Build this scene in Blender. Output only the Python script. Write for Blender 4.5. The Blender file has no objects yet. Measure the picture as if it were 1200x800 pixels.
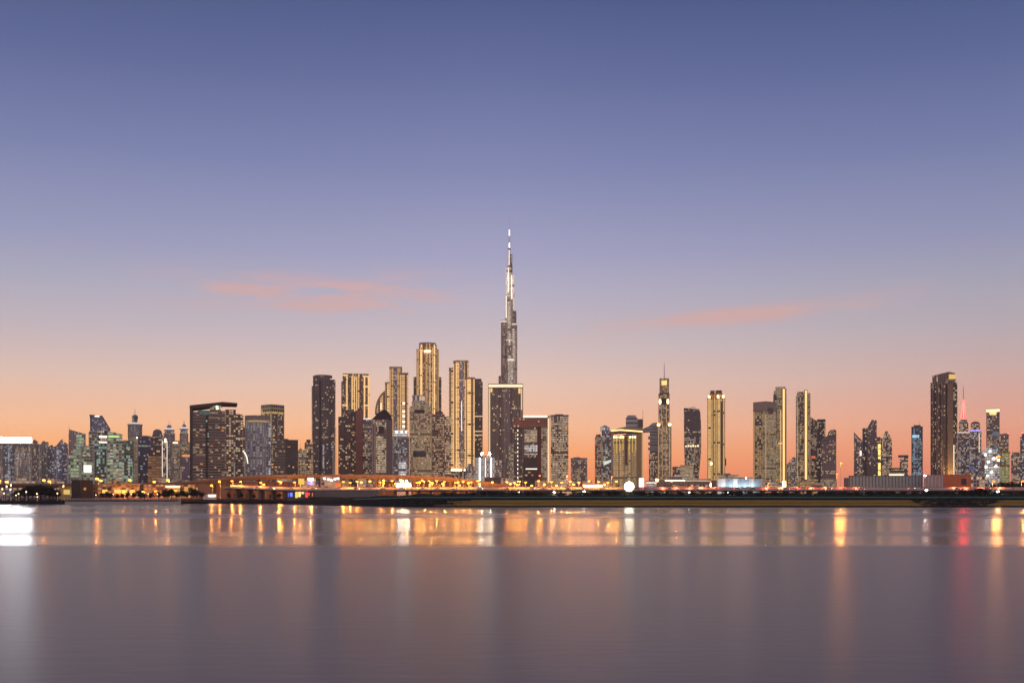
import bpy, math, random
from math import pi, sin, cos, atan2, radians, sqrt
R = random.Random(7)
S = bpy.context.scene
C = S.collection
# ---------------------------------------------------------------- camera
CAMZ, F, CX, HY = 8.0, 1160.0, 600.0, 577.0      # eye height, focal length and horizon in photo pixels
GZ = 3.0                                          # city ground level
cd = bpy.data.cameras.new('camera'); cam = bpy.data.objects.new('camera', cd); C.objects.link(cam)
cam.location = (0, 0, CAMZ); cam.rotation_euler = (pi/2, 0, 0)
cd.sensor_width = 36; cd.lens = F/1200*36; cd.shift_y = (HY-400)/1200
cd.clip_start = 0.5; cd.clip_end = 90000
S.camera = cam
# ---------------------------------------------------------------- colour and view
S.view_settings.view_transform = 'Standard'; S.view_settings.look = 'None'
S.view_settings.exposure = 0; S.view_settings.gamma = 1
S.render.engine = 'CYCLES'
S.cycles.max_bounces = 5; S.cycles.diffuse_bounces = 2; S.cycles.glossy_bounces = 3; S.cycles.transmission_bounces = 2
S.cycles.sample_clamp_indirect = 6; S.cycles.use_denoising = True
S.cycles.caustics_reflective = False; S.cycles.caustics_refractive = False
def lin(c):
    return tuple(((v/255)/12.92 if v/255 <= .04045 else ((v/255+.055)/1.055)**2.4) for v in c)
def L4(c): return lin(c)+(1,)
# ---------------------------------------------------------------- dusk sky
W = bpy.data.worlds.new('World'); S.world = W; W.use_nodes = True
nt = W.node_tree; nt.nodes.clear()
class NT:
    def __init__(s, t): s.t = t
    def n(s, ty, **kw):
        n = s.t.nodes.new(ty)
        for k, v in kw.items(): setattr(n, k, v)
        return n
    def l(s, a, b): s.t.links.new(a, b)
    def inp(s, sock, v):
        if hasattr(v, 'is_linked') or hasattr(v, 'links'): s.l(v, sock)
        else: sock.default_value = v
    def m(s, op, a, b=0.0, c=0.0, clamp=False):
        n = s.n('ShaderNodeMath', operation=op); n.use_clamp = clamp
        s.inp(n.inputs[0], a); s.inp(n.inputs[1], b); s.inp(n.inputs[2], c)
        return n.outputs[0]
    def mix(s, f, a, b, mode='MIX'):
        n = s.n('ShaderNodeMix', data_type='RGBA', blend_type=mode)
        s.inp(n.inputs[0], f); s.inp(n.inputs[6], a); s.inp(n.inputs[7], b)
        return n.outputs[2]
    def ramp(s, f, stops, interp='LINEAR'):
        n = s.n('ShaderNodeValToRGB'); e = n.color_ramp.elements; n.color_ramp.interpolation = interp
        while len(e) > 1: e.remove(e[-1])
        e[0].position, e[0].color = stops[0]
        for p, c in stops[1:]:
            q = e.new(p); q.color = c
        s.l(f, n.inputs[0]); return n.outputs[0]
w = NT(nt)
tc = w.n('ShaderNodeTexCoord'); sx = w.n('ShaderNodeSeparateXYZ'); w.l(tc.outputs['Generated'], sx.inputs[0])
dx, dy, dz = sx.outputs
az = w.m('ARCTAN2', dx, dy)                                   # 0 = towards the afterglow, + to the right
zz = w.m('MAXIMUM', dz, 0.0)
HAZE, HFAR, HTOP = 5.5e-5, 5200.0, 900.0        # density of the evening haze, and how far and how high it reaches
def through(p, c):                              # the sky's own colour, seen behind that haze
    e = math.asin(p); T_ = math.exp(-HAZE*min(HFAR/cos(e), HTOP/max(sin(e), 1e-4)))
    return tuple(max(.01, (v-a*(1-T_))/T_)/1.6 for v, a in zip(lin(c), (.2, .15, .16)))+(1,)
def sky(stops): return w.ramp(zz, [(p, through(p, c)) for p, c in stops], 'LINEAR')
cen = sky([(0, (240,139,96)), (.014, (247,150,101)), (.04, (251,171,118)), (.066, (247,189,150)), (.109, (229,195,178)), (.151, (204,187,189)),
           (.192, (185,177,193)), (.232, (165,163,192)), (.309, (133,138,178)), (.38, (108,116,159)), (.445, (86,96,140)), (.62, (63,74,113)), (1, (45,54,91))])
lef = sky([(0, (249,147,80)), (.014, (252,157,86)), (.04, (253,175,113)), (.066, (248,190,150)), (.109, (224,192,178)), (.151, (197,182,188)),
           (.192, (174,170,187)), (.232, (155,156,186)), (.309, (124,131,171)), (.38, (99,108,151)), (.445, (79,90,132)), (.62, (57,68,107)), (1, (45,54,91))])
rig = sky([(0, (212,127,113)), (.014, (222,136,113)), (.04, (232,153,123)), (.066, (228,165,141)), (.109, (207,173,166)), (.151, (185,172,178)),
           (.192, (167,163,179)), (.232, (149,150,180)), (.309, (119,127,167)), (.38, (95,105,149)), (.445, (74,87,130)), (.62, (56,68,107)), (1, (45,54,91))])
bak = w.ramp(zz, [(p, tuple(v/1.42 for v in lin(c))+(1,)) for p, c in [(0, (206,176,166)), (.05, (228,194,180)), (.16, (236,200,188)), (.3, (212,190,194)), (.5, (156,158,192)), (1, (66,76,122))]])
fl = w.m('MULTIPLY', w.m('ADD', az, 0.05), -2.3, clamp=True)
fr = w.m('MULTIPLY', w.m('SUBTRACT', az, 0.0), 2.2, clamp=True)
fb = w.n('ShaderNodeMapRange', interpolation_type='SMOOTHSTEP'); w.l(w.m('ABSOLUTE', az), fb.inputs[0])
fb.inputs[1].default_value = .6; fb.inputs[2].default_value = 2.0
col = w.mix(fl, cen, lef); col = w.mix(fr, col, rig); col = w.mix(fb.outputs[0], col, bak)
# thin pink cloud wisps, placed by bearing and height in the sky
vt = w.n('ShaderNodeCombineXYZ'); w.l(w.m('MULTIPLY', az, 11.0), vt.inputs[0]); w.l(w.m('MULTIPLY', dz, 85.0), vt.inputs[1])
nz = w.n('ShaderNodeTexNoise'); w.l(vt.outputs[0], nz.inputs['Vector']); nz.inputs['Scale'].default_value = 1.0; nz.inputs['Detail'].default_value = 5.0
vt2 = w.n('ShaderNodeCombineXYZ'); w.l(w.m('MULTIPLY', az, 3.5), vt2.inputs[0]); w.l(w.m('MULTIPLY', dz, 9.0), vt2.inputs[1])
nz2 = w.n('ShaderNodeTexNoise'); w.l(vt2.outputs[0], nz2.inputs['Vector']); nz2.inputs['Scale'].default_value = 1.0; nz2.inputs['Detail'].default_value = 2.0
def wisp(a0, e0, a1, e1, wid, amp, gate=-1.25):
    k = (e1-e0)/(a1-a0); mid = (a0+a1)/2; half = (a1-a0)/2
    line = w.m('MULTIPLY_ADD', w.m('SUBTRACT', az, a0), k, e0)
    line = w.m('ADD', line, w.m('MULTIPLY', w.m('SUBTRACT', nz2.outputs[0], .5), .03))
    d = w.m('DIVIDE', w.m('SUBTRACT', dz, line), wid)
    g = w.m('EXPONENT', w.m('MULTIPLY', w.m('MULTIPLY', d, d), -1.0))
    q = w.m('DIVIDE', w.m('SUBTRACT', az, mid), half)
    h = w.m('SUBTRACT', 1.0, w.m('MULTIPLY', q, q), clamp=True)
    t = w.m('MULTIPLY_ADD', nz.outputs[0], 3.4, gate, clamp=True)
    return w.m('MULTIPLY', w.m('MULTIPLY', w.m('MULTIPLY', g, h), t), amp)
ws = [wisp(-.38, .193, -.01, .2, .014, .8), wisp(-.27, .178, -.08, .186, .007, .4), wisp(-.22, .19, -.1, .204, .007, .5), wisp(.07, .162, .37, .186, .0065, .75, -.75), wisp(.18, .17, .42, .19, .01, .3), wisp(.04, .148, .14, .152, .004, .4)]
tot = ws[0]
for q in ws[1:]: tot = w.m('ADD', tot, q)
tot = w.m('MINIMUM', tot, .55)
col = w.mix(tot, col, tuple(v/1.6 for v in lin((240,182,166)))+(1,))
below = w.m('LESS_THAN', dz, 0.0)
col = w.mix(below, col, L4((50,42,46)))
bg = w.n('ShaderNodeBackground'); w.l(col, bg.inputs[0]); bg.inputs[1].default_value = 1.6
wo = w.n('ShaderNodeOutputWorld'); w.l(bg.outputs[0], wo.inputs[0])
# the sun is just down behind the towers: only a trace of warm light, grazing from the afterglow
sd = bpy.data.lights.new('sun', 'SUN'); sun = bpy.data.objects.new('sun', sd); C.objects.link(sun)
sd.energy = 0.012; sd.angle = radians(12); sd.color = (1, .62, .4)
sun.rotation_euler = (radians(89), 0, radians(-180-10))
# ---------------------------------------------------------------- materials
MATS = {}
def newmat(name):
    m = bpy.data.materials.new(name); m.use_nodes = True; m.node_tree.nodes.clear(); return m, NT(m.node_tree)
def plain(name, c, rough=.7, metal=0.0, var=.25, scale=.3, spec=.5):
    if name in MATS: return MATS[name]
    m, t = newmat(name)
    p = t.n('ShaderNodeBsdfPrincipled'); o = t.n('ShaderNodeOutputMaterial'); t.l(p.outputs[0], o.inputs[0])
    g = t.n('ShaderNodeNewGeometry'); nz = t.n('ShaderNodeTexNoise'); t.l(g.outputs['Position'], nz.inputs['Vector'])
    nz.inputs['Scale'].default_value = scale; nz.inputs['Detail'].default_value = 4
    f = t.m('MULTIPLY_ADD', nz.outputs[0], 2*var, 1-var)
    cc = t.mix(1.0, c+(1,), (1, 1, 1, 1), 'MULTIPLY')
    cb = t.n('ShaderNodeCombineColor')
    for i in range(3): t.l(f, cb.inputs[i])
    t.l(t.mix(1.0, c+(1,), cb.outputs[0], 'MULTIPLY'), p.inputs['Base Color'])
    p.inputs['Roughness'].default_value = rough; p.inputs['Metallic'].default_value = metal
    p.inputs['Specular IOR Level'].default_value = spec
    MATS[name] = m; return m
def emis(name, c, s, sample=True):
    if name in MATS: return MATS[name]
    m, t = newmat(name)
    e = t.n('ShaderNodeEmission'); e.inputs[0].default_value = c+(1,); e.inputs[1].default_value = s
    o = t.n('ShaderNodeOutputMaterial'); t.l(e.outputs[0], o.inputs[0])
    if not sample: m.cycles.emission_sampling = 'NONE'
    MATS[name] = m; return m
WARM, AMB, WHT, COOL, TEAL = (1, .56, .22), (1, .42, .1), (1, .8, .56), (.75, .9, 1.0), (.35, .95, .75)
def facade(frame, glass, cw=3.6, ch=3.8, mx=.22, my=.3, lit=.15, lc=WARM, lc2=WHT, st=1.6, metal=.0, rough=.15, band=0.0, colv=0.0, uni=False):
    """window grid in metres (uv = metres along the wall, metres up): dark glass between frames, some rooms lit"""
    frame = tuple(min(.62, (v*2.1+.04)*q) for v, q in zip(frame, (1.1, 1, .88))); glass = tuple(v*1.5+.015 for v in glass); lit *= 2.1; st *= .37; band = band or .035; colv = colv or .04; cw, ch = (cw*.68 if cw < 9 else cw), (ch*.88 if ch < 6 else ch)
    key = ('fac', frame, glass, cw, ch, mx, my, lit, lc, lc2, st, metal, rough, band, colv, uni)
    if key in MATS: return MATS[key]
    m, t = newmat('facade')
    uv = t.n('ShaderNodeUVMap'); sp = t.n('ShaderNodeSeparateXYZ'); t.l(uv.outputs[0], sp.inputs[0])
    u = t.m('DIVIDE', sp.outputs[0], cw); v = t.m('DIVIDE', sp.outputs[1], ch)
    iu, iv = t.m('FLOOR', u), t.m('FLOOR', v); fu, fv = t.m('FRACT', u), t.m('FRACT', v)
    gm = t.m('MULTIPLY', t.m('GREATER_THAN', fu, mx), t.m('GREATER_THAN', fv, my))
    oi = t.n('ShaderNodeObjectInfo'); seed = t.m('MULTIPLY', oi.outputs['Random'], 97.0)
    cell = t.n('ShaderNodeCombineXYZ'); t.l(iu, cell.inputs[0]); t.l(iv, cell.inputs[1]); t.l(seed, cell.inputs[2])
    wn = t.n('ShaderNodeTexWhiteNoise', noise_dimensions='3D'); t.l(cell.outputs[0], wn.inputs[0])
    cl = t.n('ShaderNodeTexNoise'); t.l(cell.outputs[0], cl.inputs['Vector']); cl.inputs['Scale'].default_value = .17; cl.inputs['Detail'].default_value = 2
    frac = t.m('MULTIPLY', t.m('MULTIPLY_ADD', cl.outputs[0], 3.2, -.7, clamp=False), lit)
    if band:                                                  # now and then a whole floor is lit
        wf = t.n('ShaderNodeTexWhiteNoise', noise_dimensions='2D'); c2 = t.n('ShaderNodeCombineXYZ'); t.l(iv, c2.inputs[0]); t.l(seed, c2.inputs[1]); t.l(c2.outputs[0], wf.inputs[0])
        frac = t.m('ADD', frac, t.m('MULTIPLY', t.m('LESS_THAN', wf.outputs[0], band), .55))
    if colv:                                                  # a lit stair or lift column
        wf = t.n('ShaderNodeTexWhiteNoise', noise_dimensions='2D'); c2 = t.n('ShaderNodeCombineXYZ'); t.l(iu, c2.inputs[0]); t.l(seed, c2.inputs[1]); t.l(c2.outputs[0], wf.inputs[0])
        frac = t.m('ADD', frac, t.m('MULTIPLY', t.m('LESS_THAN', wf.outputs[0], colv), .5))
    plant = t.m('GREATER_THAN', t.m('MODULO', t.m('ADD', iv, t.m('FLOOR', t.m('MULTIPLY', oi.outputs['Random'], 17.0))), 17.0), .5)   # a dark plant floor now and then
    on = t.m('MULTIPLY', t.m('MULTIPLY', t.m('LESS_THAN', wn.outputs[0], frac), gm), plant)
    sc = t.n('ShaderNodeSeparateColor'); t.l(wn.outputs[1], sc.inputs[0])
    ec = t.mix(sc.outputs[1], lc+(1,), lc2+(1,))
    cu = t.n('ShaderNodeTexWhiteNoise', noise_dimensions='2D'); c3 = t.n('ShaderNodeCombineXYZ'); t.l(iu, c3.inputs[0]); t.l(seed, c3.inputs[1]); t.l(c3.outputs[0], cu.inputs[0])
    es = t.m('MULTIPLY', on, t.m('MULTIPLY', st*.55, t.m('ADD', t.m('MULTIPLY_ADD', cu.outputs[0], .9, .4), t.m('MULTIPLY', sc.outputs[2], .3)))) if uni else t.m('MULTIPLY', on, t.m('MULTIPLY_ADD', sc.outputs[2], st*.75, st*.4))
    nz = t.n('ShaderNodeTexNoise'); g = t.n('ShaderNodeNewGeometry'); t.l(g.outputs['Position'], nz.inputs['Vector']); nz.inputs['Scale'].default_value = .05; nz.inputs['Detail'].default_value = 5
    fvn = t.m('MULTIPLY_ADD', nz.outputs[0], .5, .75); cb = t.n('ShaderNodeCombineColor')
    for i in range(3): t.l(fvn, cb.inputs[i])
    fcol = t.mix(1.0, frame+(1,), cb.outputs[0], 'MULTIPLY')
    gl = t.mix(t.m('MULTIPLY', sc.outputs[0], .6), glass+(1,), tuple(x*.45 for x in glass)+(1,))
    p = t.n('ShaderNodeBsdfPrincipled'); t.l(t.mix(gm, fcol, gl), p.inputs['Base Color'])
    t.l(t.m('MULTIPLY_ADD', gm, rough-.65, .65), p.inputs['Roughness']); t.l(t.m('MULTIPLY', gm, metal), p.inputs['Metallic'])
    t.l(ec, p.inputs['Emission Color']); t.l(es, p.inputs['Emission Strength'])
    o = t.n('ShaderNodeOutputMaterial'); t.l(p.outputs[0], o.inputs[0])
    m.cycles.emission_sampling = 'NONE'
    MATS[key] = m; return m
CONC = plain('concrete', (.4, .34, .29)); DARKT = plain('dark trim', (.075, .06, .055)); TAN = plain('tan stone', (.52, .41, .27), .75)
BROWN = plain('brown cladding', (.2, .12, .085)); RED = plain('red cladding', (.17, .05, .035)); STEEL = plain('steel', (.45, .45, .47), .35, .8)
PALE = plain('pale panel', (.55, .53, .5), .6); GREYM = plain('grey trim', (.2, .175, .165)); SLATE = plain('slate blue trim', (.07, .08, .11), .4)
GOLD = emis('gold led', (1, .6, .26), 1.1); GOLDH = emis('bright gold led', (1, .58, .2), 18.0); GOLDS = emis('soft gold led', (1, .62, .3), .5)
WLED = emis('white led', (1, .9, .78), 5.0); WLEDS = emis('soft white led', (1, .88, .74), 1.6); CLED = emis('cool led', (.85, .93, 1), 5.0)
SIGN = emis('white sign', (.93, .95, 1), 65.0); REDL = emis('red led', (1, .012, .01), 50.0); PURP = emis('violet led', (.4, .3, 1), 1.6); TEALL = emis('teal led', (.3, .8, .9), 1.0)
LITW = [emis('lit pane warm', WARM, .55, False), emis('lit pane white', WHT, .5, False), emis('lit pane amber', AMB, .55, False), emis('lit pane cool', COOL, .45, False)]
LAMP = emis('sodium lamp', (1, .24, .016), 17); LAMPW = emis('white lamp', (1, .9, .75), 200.0)
BEACON = emis('beacon', (1, .08, .05), 8.0)
def gold(st=1.0, cw=10.5, ch=3.8, lc=(1, .53, .19), lc2=(1, .57, .23), mx=.36):  # facade wash of warm light put into the walls as near even emission
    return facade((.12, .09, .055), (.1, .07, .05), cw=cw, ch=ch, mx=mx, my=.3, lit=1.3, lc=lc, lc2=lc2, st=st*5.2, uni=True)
# ---------------------------------------------------------------- mesh helpers
class MB:
    def __init__(s): s.v = []; s.f = []; s.mi = []; s.uv = []
    def face(s, idx, uvs, mi): s.f.append(idx); s.uv.append(uvs); s.mi.append(mi)
    def prism(s, fp, z0, zt, mi=0, cap=1, bottom=True):
        n = len(fp); b = len(s.v)
        zt = [zt]*n if not isinstance(zt, (list, tuple)) else list(zt)
        for (x, y) in fp: s.v.append((x, y, z0))
        for (x, y), z in zip(fp, zt): s.v.append((x, y, z))
        u = 0
        for i in range(n):
            j = (i+1) % n; d = math.hypot(fp[j][0]-fp[i][0], fp[j][1]-fp[i][1])
            s.face((b+i, b+j, b+n+j, b+n+i), [(u, z0), (u+d, z0), (u+d, zt[j]), (u, zt[i])], mi); u += d
        s.face(tuple(b+n+i for i in range(n)), [fp[i] for i in range(n)], cap)
        if bottom: s.face(tuple(b+i for i in reversed(range(n))), [fp[i] for i in reversed(range(n))], cap)
    def box(s, x0, x1, y0, y1, z0, z1, mi=0, cap=None):
        s.prism([(x0, y0), (x1, y0), (x1, y1), (x0, y1)], z0, z1, mi, mi if cap is None else cap)
    def outline(s, pts, y0, y1, mi=0, cap=1):
        n = len(pts); b = len(s.v)
        for x, z in pts: s.v.append((x, y0, z))
        for x, z in pts: s.v.append((x, y1, z))
        s.face(tuple(b+i for i in range(n)), list(pts), mi)
        s.face(tuple(b+n+i for i in reversed(range(n))), [pts[i] for i in reversed(range(n))], mi)
        for i in range(n):
            j = (i+1) % n; (xa, za), (xb, zb) = pts[i], pts[j]
            vert = abs(zb-za) > abs(xb-xa)
            uv = [(y0, za), (y1, za), (y1, zb), (y0, zb)] if vert else [(xa, y0), (xa, y1), (xb, y1), (xb, y0)]
            s.face((b+i, b+n+i, b+n+j, b+j), uv, mi if vert else cap)
    def tube(s, pts, rad, n=8, mi=0):
        """lathe of (z, r) pairs"""
        b = len(s.v)
        for z, r in pts:
            for k in range(n): a = 2*pi*k/n; s.v.append((rad[0]+r*cos(a), rad[1]+r*sin(a), z))
        for q in range(len(pts)-1):
            z0, z1 = pts[q][0], pts[q+1][0]; r = max(pts[q][1], pts[q+1][1])
            for k in range(n):
                k2 = (k+1) % n
                s.face((b+q*n+k, b+q*n+k2, b+(q+1)*n+k2, b+(q+1)*n+k), [(k/n*2*pi*r, z0), ((k+1)/n*2*pi*r, z0), ((k+1)/n*2*pi*r, z1), (k/n*2*pi*r, z1)], mi)
        s.face(tuple(b+k for k in reversed(range(n))), [(0, 0)]*n, mi)
        e = b+(len(pts)-1)*n
        s.face(tuple(e+k for k in range(n)), [(0, 0)]*n, mi)
    def mesh(s, name, mats):
        me = bpy.data.meshes.new(name); me.from_pydata(s.v, [], s.f)
        for m in mats: me.materials.append(m)
        me.polygons.foreach_set('material_index', [min(i, len(mats)-1) for i in s.mi])
        ul = me.uv_layers.new(name='UVMap'); fl = []
        for q in s.uv:
            for a in q: fl += [a[0], a[1]]
        ul.data.foreach_set('uv', fl); me.update(); return me
def link(name, me, parent=None, loc=(0, 0, 0)):
    o = bpy.data.objects.new(name, me); C.objects.link(o); o.location = loc
    if parent: o.parent = parent
    return o
def tag(o, label=None, cat=None, group=None, kind=None):
    if label: o['label'] = label
    if cat: o['category'] = cat
    if group: o['group'] = group
    if kind: o['kind'] = kind
    return o
def dup(root, loc, rz=None, label=None):
    r = root.copy(); C.objects.link(r); r.location = loc
    if rz is not None: r.rotation_euler = (0, 0, rz)
    if label: r['label'] = label
    for ch in list(root.children):
        c = ch.copy(); C.objects.link(c); c.parent = r
        for g in list(ch.children):
            d = g.copy(); C.objects.link(d); d.parent = c
    return r
def wx(px, Y): return (px-CX)/F*Y
def wz(py, Y): return CAMZ+(HY-py)/F*Y
def offset(fp, d):
    n = len(fp); out = []
    for i in range(n):
        p, q, r = fp[i-1], fp[i], fp[(i+1) % n]
        e1 = (q[0]-p[0], q[1]-p[1]); e2 = (r[0]-q[0], r[1]-q[1]); l1 = math.hypot(*e1) or 1; l2 = math.hypot(*e2) or 1
        n1 = (e1[1]/l1, -e1[0]/l1); n2 = (e2[1]/l2, -e2[0]/l2); k = 1+n1[0]*n2[0]+n1[1]*n2[1]
        out.append((q[0]+d*(n1[0]+n2[0])/max(k, .3), q[1]+d*(n1[1]+n2[1])/max(k, .3)))
    return out
_ub = MB(); _ub.box(-.5, .5, -.12, .1, 0, 1); PANES = [_ub.mesh('lit_window', [m]) for m in LITW]
class T:
    """one building: an Empty at its foot, turned to face the creek; parts are measured in photo pixels at its distance"""
    def __init__(s, name, label, cat, px, Y, group=None, face=True, gz=GZ):
        s.Y = Y; s.px = px; s.gz = gz; X = wx(px, Y); th = atan2(X, Y) if face else 0.0
        s.k = Y/F*(cos(th) if face else 1)
        o = bpy.data.objects.new(name, None); C.objects.link(o); o.location = (X, Y, gz); o.rotation_euler = (0, 0, -th)
        tag(o, label, cat, group); s.o = o
    def x(s, px): return (px-s.px)*s.k
    def z(s, py): return wz(py, s.Y)-s.gz
    def zb(s, py): return -0.5 if py is None else s.z(py)
    def _finish(s, mb, part, mats): return link(part, mb.mesh(part, mats), s.o)
    def fp(s, part, fp, top, bot, mat, trim=CONC, slab=None, rib=None, ztop=None):
        mb = MB(); z0 = s.zb(bot); z1 = s.z(top) if ztop is None else max(ztop)
        mb.prism(fp, z0, z1 if ztop is None else ztop, 0, 1)
        if slab:
            h, pr = slab[:2]; zl = z1 if ztop is None else min(ztop); z = z0+h; f2 = offset(fp, pr)
            while z < zl-.4: mb.prism(f2, z, z+(slab[2] if len(slab) > 2 else .5), 1, 1); z += h
        if rib:
            sp, pr, wd = rib; n = len(fp)
            for i in range(n):
                a, b = fp[i], fp[(i+1) % n]; L = math.hypot(b[0]-a[0], b[1]-a[1])
                if L < sp*.6: continue
                ux, uy = (b[0]-a[0])/L, (b[1]-a[1])/L; nx, ny = uy, -ux
                if ny > .3: continue
                m = max(1, round(L/sp))
                for q in range(m+1):
                    t = min(max(q*L/m, wd*.55), L-wd*.55); cx, cy = a[0]+ux*t, a[1]+uy*t; h = wd/2; zt = z1 if ztop is None else min(ztop)
                    mb.prism([(cx-ux*h+nx*pr, cy-uy*h+ny*pr), (cx+ux*h+nx*pr, cy+uy*h+ny*pr), (cx+ux*h-nx*.2, cy+uy*h-ny*.2), (cx-ux*h-nx*.2, cy-uy*h-ny*.2)], z0+.05, zt+.4, 1, 1)
        return s._finish(mb, part, [mat, trim])
    def box(s, part, x0, x1, top, bot=None, d=None, yo=0.0, mat=None, trim=CONC, slab=None, rib=None, top2=None):
        a, b = s.x(x0), s.x(x1); d = d or max(min((b-a), 45), 4)
        fp = [(a, yo), (b, yo), (b, yo+d), (a, yo+d)]
        zt = None
        if top2 is not None: zl, zr = s.z(top), s.z(top2); zt = [zl, zr, zr, zl]
        if part == 'shaft' and zt is None and b-a > 8:
            z = s.z(top); w_ = R.uniform(.16, .4)*(b-a); c = a+R.uniform(.3, .7)*(b-a); y = yo+d*R.uniform(.15, .4); mb = MB(); mb.prism([(c-w_/2, y), (c+w_/2, y), (c+w_/2, y+w_*.7), (c-w_/2, y+w_*.7)], z-.3, z+R.uniform(1.4, 3.8), 0, 0)
            link('roof_plant', mb.mesh('roof_plant', [GREYM]), s.o)
            if R.random() < .45: mb = MB(); mb.tube([(z-.3, .25), (z+R.uniform(6, 13), .12)], (a+R.uniform(.2, .8)*(b-a), yo+d*.6), 6); link('mast', mb.mesh('mast', [GREYM]), s.o)
        return s.fp(part, fp, top, bot, mat, trim, slab, rib, zt)
    def corner(s, part, x0, xm, x1, top, bot=None, mat=None, trim=CONC, slab=None, rib=None, yo=0.0, tops=None):
        a, m, b = s.x(x0), s.x(xm), s.x(x1); wl, wr = m-a, b-m
        fp = [(a, yo+wr), (m, yo), (b, yo+wl), (a+wr, yo+wl+wr)]
        zt = [s.z(q) for q in tops] if tops else None
        return s.fp(part, fp, top, bot, mat, trim, slab, rib, zt)
    def cyl(s, part, xc, rpx, top, bot=None, mat=None, trim=CONC, yo=None, n=24, slab=None, rib=None, ry=1.0):
        r = rpx*s.k; yo = r if yo is None else yo; c = s.x(xc)
        fp = [(c+r*cos(2*pi*(k+.5)/n), yo+ry*r*sin(2*pi*(k+.5)/n)) for k in range(n)]
        return s.fp(part, fp, top, bot, mat, trim, slab, rib)
    def out(s, part, pts, d=20, yo=0.0, mat=None, trim=CONC):
        mb = MB(); q = [(s.x(a), s.z(b) if b is not None else -.5) for a, b in pts]
        ar = sum(q[i-1][0]*q[i][1]-q[i][0]*q[i-1][1] for i in range(len(q)))
        if ar < 0: q.reverse()
        mb.outline(q, yo, yo+d, 0, 1); return s._finish(mb, part, [mat, trim])
    def lathe(s, part, xc, prof, mat, yo, n=16):
        mb = MB(); pts = [(s.z(py), max(r*s.k, .05)) for py, r in prof]; mb.tube(pts, (s.x(xc), yo), n); return s._finish(mb, part, [mat])
    def strip(s, x0, x1, top, bot, mat=None, yo=0.0, pr=.8, part='light_strip'):
        mb = MB(); mb.box(s.x(x0), s.x(x1), yo-pr, yo-.003, s.zb(bot), s.z(top)); return s._finish(mb, part, [mat or GOLD])
    def win(s, n, x0, x1, top, bot, yo=0.0, kinds=(0, 1, 2), w=2.4, h=1.8):
        a, b = s.x(x0), s.x(x1); z0, z1 = s.zb(bot), s.z(top); seen = set(); sc = s.Y/1500
        nx, nz = max(1, int((b-a-2)/4.2)), max(1, int((z1-z0-2)/4))
        for _ in range(int(n*.6+.5)):
            i, j = R.randrange(nx), R.randrange(nz)
            if (i, j) in seen: continue
            seen.add((i, j)); o = link('lit_window', PANES[R.choice(kinds)], s.o, (a+1+(i+.5)*(b-a-2)/nx, yo, z0+1+j*(z1-z0-2)/nz))
            o.scale = (w*R.choice((.8, 1, 1, 1.5)), 1, h)
    def mast(s, xc, top, bot, r=.45, yo=3.0, mat=None, part='mast'):
        mb = MB(); mb.tube([(s.z(bot)-.3, r), (s.z(top), r*.45)], (s.x(xc), yo), 8); return s._finish(mb, part, [mat or STEEL])
# ================================================================ water
def water_mat():
    m, t = newmat('creek water')
    g = t.n('ShaderNodeNewGeometry'); sp = t.n('ShaderNodeSeparateXYZ'); t.l(g.outputs['Position'], sp.inputs[0])
    # calm slicks and wind-ruffled lanes lying across the creek
    sc = t.n('ShaderNodeCombineXYZ'); t.l(t.m('MULTIPLY', sp.outputs[0], .0012), sc.inputs[0]); t.l(t.m('MULTIPLY', sp.outputs[1], .02), sc.inputs[1])
    nz = t.n('ShaderNodeTexNoise'); t.l(sc.outputs[0], nz.inputs['Vector']); nz.inputs['Scale'].default_value = 1.6; nz.inputs['Detail'].default_value = 3
    yy = t.m('ADD', sp.outputs[1], t.m('MULTIPLY_ADD', nz.outputs[0], 14, -7))
    y1 = t.m('DIVIDE', yy, 700.0)
    v = lambda q: (q, q, q, 1)
    ro = t.ramp(y1, [(0, v(.31)), (148/700, v(.29)), (155/700, v(.175)), (178/700, v(.175)), (184/700, v(.23)), (200/700, v(.23)), (208/700, v(.175)), (300/700, v(.17)), (325/700, v(.29)), (365/700, v(.29)), (400/700, v(.16)), (470/700, v(.15)), (500/700, v(.22)), (1, v(.2))])
    p = t.n('ShaderNodeBsdfPrincipled'); p.inputs['Base Color'].default_value = (.05, .034, .032, 1); p.inputs['IOR'].default_value = 1.38
    sx = t.n('ShaderNodeSeparateColor'); t.l(ro, sx.inputs[0]); t.l(sx.outputs[0], p.inputs['Roughness'])
    rp = t.n('ShaderNodeCombineXYZ'); t.l(t.m('MULTIPLY', sp.outputs[0], .35), rp.inputs[0]); t.l(t.m('MULTIPLY', sp.outputs[1], 1.1), rp.inputs[1])
    n2 = t.n('ShaderNodeTexNoise'); t.l(rp.outputs[0], n2.inputs['Vector']); n2.inputs['Scale'].default_value = .8; n2.inputs['Detail'].default_value = 3
    b = t.n('ShaderNodeBump'); nf = t.n('ShaderNodeMapRange'); t.l(sp.outputs[1], nf.inputs[0]); nf.inputs[1].default_value = 40; nf.inputs[2].default_value = 150; nf.inputs[3].default_value = .085; nf.inputs[4].default_value = .0; t.l(nf.outputs[0], b.inputs['Strength']); b.inputs['Distance'].default_value = .3; t.l(n2.outputs[0], b.inputs['Height']); t.l(b.outputs[0], p.inputs['Normal'])
    o = t.n('ShaderNodeOutputMaterial'); t.l(p.outputs[0], o.inputs[0]); return m
mb = MB()
for (a, b) in ((-120, 160), (160, 400), (400, 820)):
    for k in range(-6, 6): mb.face(tuple(len(mb.v)+i for i in range(4)), [(0, 0)]*4, 0); mb.v += [(k*300, a, 0), ((k+1)*300, a, 0), ((k+1)*300, b, 0), (k*300, b, 0)]
tag(link('water', mb.mesh('water', [water_mat()])), kind='structure')
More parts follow.
